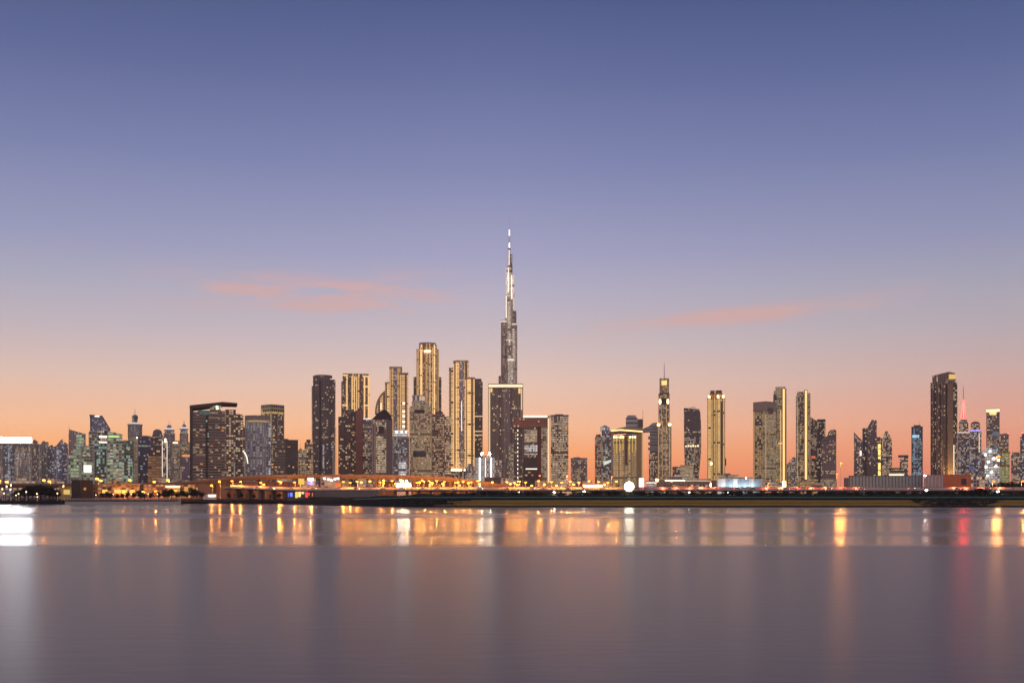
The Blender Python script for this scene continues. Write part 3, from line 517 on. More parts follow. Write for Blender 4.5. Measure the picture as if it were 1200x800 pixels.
t = T('crowned_gold_tower', 'tallest of the gold lit towers with clustered columns and rounded top', 'tower', 501, 2100)
t.box('side_wing', 484.6, 490, 441, mat=fDark, d=40, yo=8, slab=(7.4,.4)); t.box('side_wing', 512, 517.3, 441, mat=fDark, d=40, yo=8, slab=(7.4,.4)); t.box('shaft', 488, 514.3, 409, mat=facade((.2,.14,.09), BRZ, lit=.2, lc=WARM, lc2=AMB), d=45, yo=2, slab=(7.4,.4)); t.box('upper_shaft', 491, 511.8, 404, mat=facade((.16,.11,.08), BRZ, lit=.15), d=36, yo=0, trim=BROWN)
t.cyl('crown', 501, 9.6, 401.2, 405, mat=plain('dark crown', (.1,.075,.06)), rib=(5,.8,2), ry=.9, yo=16)
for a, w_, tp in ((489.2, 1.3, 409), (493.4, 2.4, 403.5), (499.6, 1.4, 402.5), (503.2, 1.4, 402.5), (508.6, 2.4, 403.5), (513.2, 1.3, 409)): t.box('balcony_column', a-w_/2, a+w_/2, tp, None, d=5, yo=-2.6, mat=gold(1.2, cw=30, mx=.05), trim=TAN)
for a, tp, m in ((490.3, 410, GOLDS), (492.6, 407, GOLD), (494.6, 407, GOLD), (498.4, 406, GOLDS), (504.4, 406, GOLDS), (507.2, 407, GOLD), (509.6, 407, GOLD), (512.2, 410, GOLDS), (513.8, 410, GOLDS), (488.4, 412, GOLDS)): t.strip(a-.35, a+.35, tp, 530, m, -2.6 if w_ else 0, .8)
t.strip(497.6, 504.6, 411, 412.6, GOLDH, -2.6, .9, 'light_bar'); t.box('lit_strip_window', 501, 501.8, 414, 500, d=1, yo=-1, mat=facade((.2,.2,.2), GRY, cw=2, lit=.6, lc=WHT, lc2=WARM))
t = T('speckled_tower', 'amber speckled tower with grey metal drum on its roof', 'tower', 493, 1500)
t.box('shaft', 480, 506, 476, mat=facade((.3,.22,.14), BRZ, cw=3.4, ch=3.7, mx=.3, my=.35, lit=.42, lc=(1,.62,.26), lc2=WHT, st=1.1), d=30, slab=(3.7,.4,.4), trim=TAN); t.box('upper_shaft', 482.5, 503, 470.5, 477, mat=fTan, d=22, yo=3); t.cyl('roof_drum', 490.5, 7.4, 462.8, 471, mat=facade((.3,.3,.32), (.12,.13,.15), cw=5, ch=9, mx=.25, my=.1, lit=.0, metal=.8), yo=12, trim=STEEL); t.cyl('drum_rim', 490.5, 8, 462.4, 463.6, mat=STEEL, yo=12); t.cyl('drum_rim', 490.5, 8, 469.8, 471.2, mat=STEEL, yo=12)
t.box('dark_louvre', 485.5, 497.5, 480, 484, d=.8, yo=-.9, mat=DARKT); t.cyl('oval_screen', 491.5, 8.6, 528.3, 535.5, mat=plain('oval screen', (.1,.1,.11)), yo=1.4, ry=.3); t.win(40, 481, 505, 486, 566, 0, (0, 1, 2, 0))
t = T('apartment_tower', 'brown speckled flat topped tower right of the drum roofed tower', 'tower', 517, 1560)
t.box('shaft', 506.5, 521, 485, mat=facade((.2,.15,.12), BRZ, cw=3.4, lit=.3, lc=WARM, lc2=WHT, st=1.1), d=26, slab=(3.8,.5,.4), trim=BROWN); t.box('side_bay', 521, 528.5, 487.5, mat=facade((.24,.19,.16), BRZ, lit=.34), d=22, yo=3, slab=(3.8,.5,.4)); t.box('roof_house', 510, 519, 481.8, 485.3, d=12, yo=6, mat=BROWN); t.win(24, 507, 528, 492, 566, 0, (0, 2, 1))
# --- gold triple tower right
t = T('gold_lit_tower', 'gold lit triple shafted tower with white lamps at its podium', 'tower', 541, 1800)
led_tower(t, [(526.3, 533, 431.5, 5), (531.5, 549, 423.5, 2), (545, 556.3, 443, 0)], [(531.8, .8, 426, 556, 2, GOLD), (534.6, .8, 425, 556, 2, GOLD), (536.4, .5, 425, 556, 2, GOLDS), (545.8, .8, 445, 556, 0, GOLD), (548.3, .6, 445, 556, 0, GOLD), (552, .5, 445, 556, 0, GOLDS), (555.6, .8, 445, 556, 0, GOLD), (527.2, .5, 434, 552, 5, GOLDS)])
t.box('glass_spine', 538, 544, 423, None, d=3, yo=.4, mat=facade((.25,.24,.26), (.14,.13,.14), cw=2.2, lit=.12, lc=WHT, lc2=WARM, metal=.6)); t.box('roof_house', 534, 548, 421.4, 423.8, d=16, yo=8, mat=TAN); t.strip(540.6, 541.3, 470, 505, WLEDS, .4, .5, 'lit_stair')
t.box('podium', 529, 552, 551.5, None, d=40, yo=-14, mat=facade((.16,.14,.13), BLK, lit=.25, lc=WHT, lc2=WARM), slab=(4,.7)); t.box('podium_light', 529, 541, 549.6, 551.4, d=1, yo=-13.5, mat=GOLDH); t.box('podium_light', 544, 549, 549.8, 551.4, d=1, yo=-13.5, mat=GOLDH)
t = T('slim_dark_tower', 'slim dark tower with two lit sky floors left of bright framed tower', 'tower', 560, 2000)
t.box('shaft', 554.5, 565.5, 447, mat=facade((.1,.085,.085), BLK, lit=.05), d=28, slab=(3.9,.3,.3), trim=DARKT); t.box('crown', 556, 564, 443.3, 448, mat=fDark, d=18, yo=4, rib=(4,.4,.8), trim=DARKT)
for z in (487, 504.5, 509): t.strip(555, 565.2, z, z+1.3, emis('sky floor light', (1,.66,.4), .8), 0, .4, 'lit_floor')
t.win(8, 555, 565, 492, 560, 0, (0, 2))
# --- the very tall needle tower
fN = facade((.4,.3,.23), (.28,.2,.15), cw=4.5, ch=7.5, mx=.3, my=.22, lit=.6, lc=(1,.82,.64), lc2=(1,.9,.78), st=3.6, metal=.7, rough=.25)
fNd = facade((.1,.075,.065), (.05,.04,.035), cw=4.5, ch=7.5, mx=.3, my=.22, lit=.3, lc=(1,.74,.5), lc2=WHT, st=1.3, metal=.7, rough=.25)
t = T('needle_tower', 'very tall stepped needle tower with silver spire above everything', 'skyscraper', 597, 3000)
NS = plain('needle steel', (.48,.37,.29), .4, .4)
t.cyl('core', 597.2, 4.6, 357, None, mat=fN, trim=NS, yo=22, rib=(6,.7,1), n=20)
tiers = [(587.4, 3.1, 440, 14, fNd), (590.8, 3.6, 374.5, 16, fNd), (595.2, 3.0, 344.5, 16, fN), (594.8, 2.0, 311, 20, fN), (602.6, 3.4, 378, 14, fN), (601.6, 3.4, 363.5, 18, fNd), (600.4, 2.3, 320, 20, fN), (598.9, 1.7, 296.5, 22, fNd),
         (597, 3.6, 397.5, 5, fN), (598.6, 3.8, 420, 2, fN), (592.5, 3.0, 428, 6, fNd), (597.6, 3.4, 350, 14, fN)]
for xc, r, tp, yo, m in tiers: t.cyl('tier', xc, r, tp, None, mat=m, trim=NS, yo=yo, rib=(5,.6,.9), n=16)
t.cyl('upper_core', 597, 2.4, 311, 360, mat=fN, trim=NS, yo=22, rib=(4,.5,.7), n=14); t.cyl('upper_core', 596.8, 1.5, 289, 312, mat=fNd, trim=NS, yo=22, n=12)
t.lathe('spire', 596.8, [(290, 1.1), (280, .95), (270, .7), (266.5, .35), (262, .34), (250, .18)], plain('silver spire', (.75,.74,.74), .3, .5), 22, 12)
for xc, r, z, h, yo in ((590.8, 3.7, 375.2, 3, 16), (598.6, 3.9, 420.5, 4.2, 2), (597, 3.7, 398, 1.6, 5), (602.6, 3.5, 378.6, 2, 14), (595.2, 3.05, 345.4, 1.6, 16)): t.cyl('light_band', xc, r+.32, z, z+h*.6, mat=emis('needle band', (1,.84,.66), .95), yo=yo, n=16)
for a, za, zb, yo in ((593.1, 346, 372, 8), (595.8, 313, 342, 9), (596.6, 291, 309, 18), (599.6, 322, 356, 9)): t.strip(a-.5, a+.5, za, zb, emis('needle light', (1,.86,.72), 1.6), yo, .8)
t.lathe('spire_light', 596.9, [(288.5, .75), (283, .75)], emis('spire light', (1,.92,.85), 2.2), 18, 10); t.lathe('spire_light', 596.9, [(274, .75), (267.5, .6)], emis('spire light', (1,.92,.85), 2.2), 19, 10)
# --- big framed tower in front of it
t = T('frame_tower', 'broad dark glass tower inside a bright portal frame before the needle tower', 'tower', 592.5, 1700)
t.box('shaft', 576, 609.5, 455, mat=facade((.15,.125,.105), (.1,.08,.07), cw=4, ch=3.9, mx=.25, lit=.035, metal=.3), d=44, rib=(7,.6,1), trim=GREYM); t.box('centre_bay', 588, 598, 456, None, d=4, yo=-3, mat=facade((.24,.19,.165), (.12,.1,.09), cw=3, mx=.4, lit=.03), rib=(3,.4,.7), trim=GREYM)
t.box('frame_beam', 572, 613, 449.5, 454.6, d=46, yo=-2, mat=TAN); t.box('frame_leg', 572, 575.6, 454.6, None, d=46, yo=0, mat=TAN); t.box('frame_leg', 609.6, 613, 454.6, None, d=46, yo=0, mat=TAN)
t.strip(572.6, 612.4, 450.6, 453.6, emis('portal light', (1,.8,.52), 1.3), -2, .6); t.strip(572.8, 574.2, 455, 545, emis('portal leg light', (1,.72,.42), .9), 0, .8); t.strip(610.6, 611.8, 455, 480, emis('portal leg light', (1,.72,.42), .9), 0, .8)
t.strip(574.8, 577, 454.8, 459.5, GOLD, -.9, .6, 'bracket_light'); t.strip(607.5, 610, 454.8, 461, GOLD, -.9, .6, 'bracket_light'); t.win(12, 578, 607, 462, 560, 0, (0, 2)); t.box('lower_wing', 596, 604, 520, None, d=8, yo=-6, mat=fTan)
t = T('glass_pavilion', 'low glass block glaring white with floodlit mullions at the framed tower foot', 'building', 567, 1400)
t.box('shaft', 557, 580, 536, mat=facade((.5,.5,.48), (.12,.13,.13), cw=3, ch=4, lit=.55, lc=COOL, lc2=WHT, st=1.3), d=20, slab=(4,.4), trim=PALE)
for a in (562.2, 569, 575.5): t.strip(a-.45, a+.45, 536, 570, WLEDS if a == 569 else emis('mullion light', (1,.92,.78), 8), 0, .6)
for a in (564.5, 574): t.lathe('floodlight', a, [(533, .8), (530.8, 1.1), (530.2, .5)], emis('roof flood', (1,.93,.75), 110), 4, 10)
t.box('side_block', 579, 588, 539, None, d=14, yo=3, mat=facade((.3,.28,.27), GRY, lit=.25, lc=WHT, lc2=WARM), slab=(4,.5)); t.box('podium', 568, 592, 559, None, d=10, yo=-12, mat=BROWN)
t = T('office_block', 'small pale speckled block at foot of gold triple tower', 'office', 550, 1450)
t.box('shaft', 545, 557, 546, mat=facade((.38,.34,.3), GRY, lit=.4, lc=WHT, lc2=WARM, st=1.2), d=16, slab=(4,.5)); t.box('roof_house', 548, 553, 543.4, 546.2, d=8, yo=4, mat=PALE); t.win(8, 546, 556, 549, 568, 0, (1, 0))
t = T('red_crowned_block', 'brown block with red upper band and bright white roof edge', 'office', 622.5, 1450)
t.box('left_bay', 602, 614, 492.5, mat=facade((.07,.05,.052), BLK, lit=.05, lc=WHT, lc2=WARM), d=28, yo=2, trim=BROWN); t.box('shaft', 612, 633, 500, mat=facade((.1,.065,.065), BRZ, lit=.1, lc=WHT, lc2=WARM), d=28, trim=BROWN); t.box('red_crown', 601.6, 642.6, 489.5, 500.4, d=30, yo=-1, mat=facade((.2,.075,.05), (.12,.05,.04), cw=4, lit=.06, lc=AMB, lc2=WARM), trim=RED); t.box('right_wing', 630, 641, 500, None, d=26, yo=1, mat=facade((.3,.26,.18), BRZ, lit=.4, lc=(1,.8,.5), lc2=WHT, st=1), slab=(4,.5))
t.box('penthouse', 613, 643, 486.6, 490, d=18, yo=5, mat=PALE); t.strip(613, 643, 486.4, 488.6, emis('roof edge light', (1,.86,.7), 1.4), 5, .6); t.box('edge_fin', 641.6, 644.4, 487, None, d=3, yo=-2, mat=TAN); t.strip(642, 643.8, 490, 571, emis('fin light', (1,.74,.46), 1.05), -2, .6)
t.box('lit_hall', 614.5, 629.5, 503.5, 518, d=1.5, yo=-1.6, mat=facade((.3,.22,.15), BRZ, cw=4.5, ch=4.5, lit=.6, lc=(1,.75,.4), lc2=WHT, st=1.2)); t.box('lit_hall', 614.5, 630, 521, 532.5, d=1.5, yo=-1.6, mat=facade((.3,.3,.3), BRZ, cw=3, ch=3.5, lit=.55, lc=WHT, lc2=COOL, st=2.2)); t.box('dark_base', 613, 632, 536, None, d=1.5, yo=-1.4, mat=DARKT); t.box('red_wall', 630, 634, 500, None, d=2, yo=-1.8, mat=RED)
for z in range(498, 566, 5): t.strip(606.2, 607.2, z, z+2.2, WLEDS, 2, .3, 'lit_window')
t.win(6, 614, 630, 540, 568, -1.4, (1, 2)); t.strip(616, 629.5, 548.6, 549.8, WLEDS, -1.4, .3, 'lit_floor'); t.win(6, 603, 605.5, 500, 568, 2, (0,))
t = T('speckled_tower', 'boxy tower crowded with lit windows right of the red banded block', 'tower', 655.5, 1500)
t.box('shaft', 645.5, 666, 487.5, mat=facade((.2,.165,.14), BRZ, cw=3.3, ch=3.8, mx=.25, my=.3, lit=.45, lc=(1,.68,.38), lc2=WHT, st=1.5), d=28, slab=(3.8,.3,.35), trim=BROWN); t.box('parapet', 645, 666.4, 486, 488, d=29, yo=-.5, mat=GREYM); t.box('roof_house', 651, 660, 484.6, 486.3, d=10, yo=8, mat=GREYM); t.win(40, 646, 665.5, 491, 568, 0, (0, 1, 1, 2))
t = T('apartment_block', 'low grey block with even rows of small windows, standing alone', 'apartments', 678, 1700)
t.box('shaft', 669, 688, 537, mat=facade((.22,.19,.18), GRY, lit=.26, lc=WARM, lc2=WHT, st=1), d=24, slab=(3.9,.4)); t.box('roof_house', 672, 680, 535.4, 537.3, d=10, yo=6, mat=CONC); t.box('parapet', 668.7, 688.3, 536.4, 537.8, d=25, yo=-.5, mat=CONC); t.win(12, 669.5, 687.5, 541, 568, 0, (0, 1))
# ================================================================ right half of the skyline
t = T('angled_glass_tower', 'blue grey tower with zigzag glass seam and rounded glass top', 'tower', 706.5, 1600)
t.box('shaft', 697.3, 706, 511.5, mat=facade((.2,.16,.15), GRY, lit=.28, lc=WARM, lc2=WHT, st=1), d=26, slab=(3.9,.4,.4)); t.box('glass_half', 705, 716, 504, mat=facade((.17,.16,.17), BLU, lit=.24, lc=WHT, lc2=COOL, st=1), yo=2, d=26)
t.box('left_setback', 698.5, 704, 508.5, 512, d=14, yo=6, mat=GREYM); t.cyl('roof_drum', 709, 5.6, 499.5, 505, mat=facade((.4,.38,.36), (.15,.16,.18), cw=4, ch=5, lit=.35, lc=WHT, lc2=COOL), yo=12, trim=PALE); t.lathe('dome', 708.8, [(499.6, 3.4), (498.2, 2.6), (497.4, .3)], PALE, 12)
t.out('glass_seam', [(711.4,523),(713,526),(708.6,542),(706.6,543)], 1.2, -1.2, facade((.3,.3,.24), GRN, cw=3, lit=.5, lc=(.8,1,.6), lc2=WHT)); t.out('glass_seam', [(707,541),(716,538.5),(716,541),(708,545)], 1.2, -1.2, emis('seam light', (.8,.95,.85), .9)); t.win(22, 698, 715, 514, 568, 0, (0, 1, 3))
t = T('gold_hotel', 'wide golden block with sloping lit roof overhang and amber uplit bays', 'hotel', 735, 1550)
t.box('shaft', 717.5, 747, 510.5, mat=facade((.36,.26,.14), BRZ, cw=3.4, ch=3.7, mx=.28, my=.35, lit=.8, lc=(1,.56,.2), lc2=(1,.64,.28), st=2.3, uni=True), d=36, slab=(3.7,.4,.4), rib=(11,.6,1.2), trim=TAN); t.box('end_pier', 746.6, 753.3, 506, None, d=38, yo=-2, mat=plain('gold stone', (.46,.32,.16), .75), trim=TAN); t.box('left_pier', 716, 718.6, 506, None, d=38, yo=-1.5, mat=TAN)
t.out('roof_overhang', [(713.5,505.8),(725,501.5),(733,500),(753.3,501.5),(753.3,507),(733,506.2),(714,507.2)], 40, -3.5, plain('gold roof', (.5,.34,.15), .55), TAN)
t.out('roof_light', [(716,503.8),(727,502.8),(753,505.0),(753,506.6),(727,504.5),(716,505.4)], .5, -4.1, emis('roof overhang light', (1,.68,.28), 2.0))
for a, b in ((718.2, 731.5), (737, 751)): 
    for k in range(5): t.strip(a+(b-a)*(k+.3)/5, a+(b-a)*(k+.75)/5, 511.2, 512.6, GOLDH, 0, .5, 'uplight')
for k in range(9): a = 718.2+k*3.8-(.4 if k > 3 else 0); t.strip(a, a+1.0, 512.6, 524 + (k*7 % 9), emis('amber bay', (1,.62,.12), .75), 0, .35, 'lit_bay')
t.box('dark_slot', 732.4, 735.6, 511, 545, d=.6, yo=-.8, mat=BROWN); t.win(40, 718, 746, 520, 568, 0, (0, 2, 0, 1)); t.strip(752, 753.2, 507, 568, GOLDS, -2, .5)
t = T('banded_tower', 'pale striped top of a tower rising behind the golden block', 'tower', 742, 1950)
t.out('shaft', [(733.4,None),(752.5,None),(752.5,492.5),(748,492),(746,488.5),(744.2,486.8),(736,487.4),(733.4,489.5)], 30, 0, facade((.5,.45,.45), (.12,.1,.1), cw=40, ch=9, mx=.0, my=.55, lit=.0), PALE)
t.box('roof_cap', 735, 745, 486.2, 488.4, d=20, yo=4, mat=DARKT); t.box('side_core', 747.5, 753, 491, 506, d=12, yo=-2, mat=BROWN); t.mast(753.4, 480, 500, .6)
t = T('sculpted_tower', 'pale irregularly stacked tower with floating bands beside spired tower', 'tower', 763.5, 2050)
t.box('lower_shaft', 760.5, 772, 530, mat=facade((.17,.14,.14), GRY, lit=.2, lc=WARM, lc2=WHT), d=30, slab=(4,.4)); t.box('upper_shaft', 761.5, 773, 497.5, 531, d=28, yo=1, mat=facade((.5,.46,.47), (.2,.18,.19), cw=30, ch=7, mx=0, my=.5, lit=.0), trim=PALE)
t.out('floating_band', [(753.5,502),(761,499),(764,495.8),(770,495),(770,498),(765,500.5),(773,503.5),(773,507),(760,505.5),(753.5,506)], 26, -2, facade((.52,.47,.48), (.2,.18,.19), cw=30, ch=6, mx=0, my=.45, lit=0), PALE)
for z in (511, 518, 524): t.box('floating_band', 759.5, 773, z, z+2.6, d=30, yo=-1, mat=PALE, top2=z+1.2)
t = T('spired_tower', 'slender gold edged tower with square lantern top and needle spire', 'tower', 778, 2000)
t.box('lower_shaft', 770.6, 786.4, 497.5, mat=facade((.27,.22,.18), BRZ, cw=4, mx=.3, lit=.3, lc=WARM, lc2=WHT), d=30, rib=(5.5,.7,1.2), slab=(7.6,.4), trim=TAN); t.box('middle_shaft', 772, 784.4, 461, 498, d=24, yo=2, mat=facade((.2,.16,.13), BRZ, cw=4, lit=.24, lc=WARM, lc2=WHT), rib=(5,.6,1), trim=TAN); t.box('lantern', 773.2, 783.6, 443, 461, d=20, yo=3, mat=facade((.36,.25,.14), BRZ, cw=4, ch=5, lit=.3, lc=WARM, lc2=AMB), trim=TAN, rib=(8.5,.6,1.6))
t.strip(775.3, 781.6, 445.5, 451, emis('lantern light', (1,.64,.22), 1.4), 3, .8); t.box('lantern_base', 772.8, 784, 459.8, 461.6, d=22, yo=2, mat=RED); t.strip(772.6, 774.4, 468, 472.5, GOLDH, 2, .8, 'uplight'); t.strip(781.8, 783.6, 468, 472.5, GOLDH, 2, .8, 'uplight'); t.box('dark_gate', 775.5, 781, 466, 474, d=1, yo=.6, mat=DARKT)
for a in (771.5, 784.6): t.strip(a-1.2, a+1.6, 496.5, 498.6, GOLDH, 0, 1.2, 'uplight'); t.strip(a-.2, a+.6, 499, 565, GOLDS, 0, 1.3)
for a in (775.2, 781): t.strip(a-.3, a+.3, 475, 496, GOLDS, 2, 1)
for a in (776.2, 780.4): t.strip(a-.25, a+.25, 499, 560, GOLDS, 0, 1)
t.mast(778.4, 424.5, 443.2, 1.1, 13, part='spire'); t.box('podium', 767, 790, 562, None, d=26, yo=-12, mat=TAN); t.strip(768.5, 771, 561, 564, GOLDH, -12, .6, 'uplight'); t.strip(786, 788.5, 561, 564, GOLDH, -12, .6, 'uplight')
t = T('twisted_tower', 'dark tower with bulging curved side and sloping ring topped roof', 'tower', 811.5, 1700)
mb = MB(); prev = None; N = 26
prof = [(478.5, 801.3, 819.6), (484, 801.2, 821.2), (500, 801.2, 821.8), (520, 801.4, 822.0), (535, 801.8, 821.4), (548, 802.4, 820.0), (560, 803, 819.0), (575, 803.4, 818.4)]
for i in range(len(prof)-1):
    (pa, l0, r0), (pb, l1, r1) = prof[i], prof[i+1]; steps = 5
    for k in range(steps):
        f0, f1 = k/steps, (k+1)/steps; z1, z0 = t.z(pa+(pb-pa)*f0), t.z(pa+(pb-pa)*f1)
        xa, xb = t.x(l0+(l1-l0)*(f0+f1)/2), t.x(r0+(r1-r0)*(f0+f1)/2); c = (xa+xb)/2; h = (xb-xa)/2
        fpt = [(c+h*cos(q)*(1 if cos(q) > 0 else 1), 14+(h+1)*.9*sin(q)) for q in [2*pi*(m+.5)/20 for m in range(20)]]
        mb.prism(fpt, z0, z1-.02, 0, 1); mb.prism(offset(fpt, .35), z0+.02, z0+.4, 1, 1)
fT = facade((.11,.09,.09), (.035,.03,.036), cw=3.6, ch=3.8, lit=.26, lc=(1,.72,.46), lc2=WHT, st=1.1, metal=.2)
link('shaft', mb.mesh('shaft', [fT, GREYM]), t.o)
t.out('roof_wedge', [(801.3,479),(801.3,477.6),(809,477.9),(816,479.6),(820,482.5),(820.6,486)], 22, 3, DARKT, DARKT); mb = MB()
for k in range(16):
    a, b = pi*k/16, pi*(k+1)/16
    mb.outline([(t.x(812)+4.6*cos(a), t.z(479.5)+4.6*sin(a)), (t.x(812)+5.6*cos(a), t.z(479.5)+5.6*sin(a)), (t.x(812)+5.6*cos(b), t.z(479.5)+5.6*sin(b)), (t.x(812)+4.6*cos(b), t.z(479.5)+4.6*sin(b))], 10, 12)
link('roof_ring', mb.mesh('roof_ring', [STEEL]), t.o); t.box('unlit_upper_skin', 802, 820.4, 482, 505, d=1, yo=-1.6, mat=facade((.085,.07,.072), (.04,.034,.04), cw=4, lit=.02, metal=.3))
for k in range(6): t.strip(803+k*2.8, 804.8+k*2.8, 521.8-(k % 2)*.6, 523.4, emis('sky lobby light', (1,.75,.42), 1.8), -1.4, .3, 'lit_window')
t.win(28, 804, 818, 526, 562, -1.4, (0, 1, 0))
t = T('office_block', 'low speckled block with dark left half at twisted tower foot', 'office', 800, 1400)
t.box('dark_half', 788, 797.5, 546.5, mat=facade((.1,.09,.09), BLK, lit=.28, lc=WHT, lc2=WARM), d=18, slab=(4,.5)); t.box('lit_half', 797, 812.5, 545.5, mat=facade((.36,.28,.18), BRZ, cw=3.4, lit=.55, lc=(1,.72,.4), lc2=WHT, st=1.2), d=18, yo=-2, slab=(4,.5), trim=TAN); t.box('parapet', 797, 812.8, 544.8, 546, d=18.5, yo=-2.5, mat=TAN); t.win(12, 798, 812, 548, 566, -2, (0, 1))
t = T('long_pavilion', 'long low dark hall under a brilliant white roof edge of lights', 'building', 805, 1150)
t.box('shaft', 777, 832, 564, mat=facade((.14,.1,.09), BRZ, cw=5, ch=4, lit=.35, lc=WARM, lc2=WHT, st=.9), d=30, slab=(4,.5)); t.box('roof_slab', 776, 833, 561, 562.2, d=34, yo=-3, mat=PALE); t.strip(779, 803, 562.3, 563.4, emis('roof light row', (1,.86,.66), 2.6), -1.5, .5); t.strip(803.5, 830, 562.5, 563.4, emis('dim roof light row', (1,.8,.6), .7), -1.5, .5)
t.box('roof_house', 784, 799, 557.6, 561.2, d=14, yo=6, mat=facade((.4,.34,.3), BRZ, lit=.5, lc=WHT, lc2=WARM)); t.win(14, 778, 831, 565, 572, 0, (0, 1, 2))
t = T('lit_billboard', 'upright glowing white panel beside the floodlit mast', 'billboard', 751.5, 1050)
t.box('panel', 748.8, 754.6, 560, 571, d=1, mat=emis('billboard face', (1,.95,.85), 2)); t.box('backing', 748.4, 755, 559.5, 571.4, d=1.2, yo=1.02, mat=GREYM); t.box('post', 751, 752.4, 571, None, d=1, yo=.2, mat=GREYM)
t = T('white_canopy', 'small bright white flat canopy pavilion right of the glowing panel', 'building', 763, 1080)
t.box('roof_slab', 756.5, 770, 563.2, 564.6, d=16, yo=-2, mat=PALE); t.strip(757.5, 769.5, 564.8, 565.8, WLEDS, -1, .4); t.box('shaft', 758, 769.4, 566, None, d=10, mat=facade((.5,.5,.48), BRZ, cw=3, lit=.5, lc=WHT, lc2=COOL, st=1.8)); t.box('roof_slab', 757, 770, 569, 570, d=14, yo=-1.2, mat=PALE)
# --- gold ribbed tower
t = T('gold_ribbed_tower', 'golden ribbed tower with dark crown standing alone between wide sky gaps', 'tower', 839.5, 1800)
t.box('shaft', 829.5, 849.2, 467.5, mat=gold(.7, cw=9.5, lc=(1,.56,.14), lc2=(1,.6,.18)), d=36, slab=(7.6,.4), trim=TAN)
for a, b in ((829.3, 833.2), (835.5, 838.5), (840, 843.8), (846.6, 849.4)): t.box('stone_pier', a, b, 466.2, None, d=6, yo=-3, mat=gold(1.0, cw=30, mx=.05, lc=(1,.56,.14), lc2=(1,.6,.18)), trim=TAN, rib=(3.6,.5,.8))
for a, m in ((833.5, GOLD), (835.2, GOLDS), (838.8, GOLD), (839.7, GOLDS), (844.2, GOLDS), (829.9, GOLDS), (848.8, GOLDS), (842, GOLDS)): t.strip(a-.3, a+.3, 468, 568, m, 0 if m is GOLD else -3, 1.2 if m is GOLD else .5)
t.box('crown', 832, 846.4, 460.5, 468, d=26, yo=3, mat=facade((.16,.11,.07), BRZ, cw=5, ch=12, mx=.4, lit=.15, lc=AMB, lc2=WARM), trim=BROWN, rib=(6,.7,1.6)); t.box('crown_cap', 832.4, 837.5, 457, 461, d=12, yo=5, mat=BROWN); t.box('crown_cap', 838.5, 846, 456.8, 461, d=14, yo=6, mat=BROWN)
for a in (831, 841.5, 847.5): t.strip(a-.9, a+.9, 463.5, 467.4, GOLDH, -1, 1.4, 'uplight')
t.box('dark_side_bay', 844.4, 846.4, 470, None, d=1, yo=-1, mat=BROWN); t.strip(831, 839, 566, 571, GOLDH, -4, 1, 'uplight'); t.strip(832.6, 834.4, 541.8, 544.2, GOLDH, -3, .8, 'uplight'); t.box('hoist_box', 848.2, 851, 537, 545.5, d=8, yo=-1, mat=DARKT)
# --- pale blue lit hall
t = T('blue_lit_hall', 'long low hall with pale blue floodlit front wall', 'building', 866, 1000, face=False)
t.box('front_wall', 840.5, 893, 560.8, None, d=3, mat=facade((.42,.5,.54), (.38,.46,.5), cw=6, ch=30, mx=.04, my=.0, lit=0), trim=PALE, rib=(11,.35,.5)); t.box('hall_body', 842, 892, 562, None, d=34, yo=3.1, mat=GREYM)
for a in (848, 858, 864.5, 874, 883):
    t.strip(a-.8, a+.8, 571, 572.4, emis('cool flood', (.7,.9,1), 1.6), -5, .6, 'floodlight'); ld = bpy.data.lights.new('flood_beam', 'POINT'); ld.energy = 1300; ld.color = (.6,.85,1); ld.shadow_soft_size = .4; link('flood_beam', ld, t.o, (t.x(a), -4.2, t.z(570.2)))
t.lathe('roof_lamp', 874.5, [(561, .5), (559.6, .7), (559, .3)], emis('hall roof lamp', (1,.93,.75), 10), 1, 8)
# --- tan pair
fTG = facade((.34,.25,.15), BRZ, cw=3.8, ch=3.9, mx=.35, my=.35, lit=.45, lc=(1,.66,.3), lc2=WHT, st=1.1)
t = T('tan_tower', 'broad tan tower with blank upper storey and dark balcony column', 'tower', 895.5, 1700)
t.corner('shaft', 882.6, 897.5, 909.3, 471, mat=fTG, trim=TAN, slab=(7.8,.4)); t.corner('blank_crown', 882.4, 897.5, 909.6, 470, 481.5, mat=plain('tan wall', (.42,.33,.24), .8), trim=TAN, yo=-.9)
t.box('dark_balcony_column', 884.6, 893.6, 480.5, None, d=6, yo=4, mat=facade((.1,.08,.06), BLK, cw=5, ch=3.9, lit=.42, lc=(1,.7,.3), lc2=WARM, st=1.2), trim=TAN, slab=(3.9,.7,.4)); t.box('dark_panel', 900.5, 906, 477.5, 484.5, d=8, yo=2.5, mat=plain('brown panel', (.2,.15,.11)))
t.strip(883.2, 884, 483, 569, GOLDS, 14, 12); t.strip(897, 898, 485, 571, GOLDS, -.5, .8); t.win(22, 885, 893, 484, 566, 4, (0, 0, 1)); t.win(14, 898, 908, 492, 566, 3, (0, 2))
t = T('gold_fin_tower', 'tall tan tower with bright gold fin on its right edge behind broad one', 'tower', 914, 1780)
t.box('shaft', 907, 917.6, 457, mat=fTG, d=30, slab=(3.9,.5,.4), trim=TAN, yo=2); t.box('left_setback', 906.2, 910, 462, 500, d=16, yo=0, mat=fDark); t.box('fin_wall', 916.6, 921.6, 455, None, d=34, yo=-1, mat=TAN, trim=TAN); t.box('crown', 909.2, 919.5, 453, 457.6, d=20, yo=3, mat=fTan, rib=(5,.6,1.2), trim=TAN)
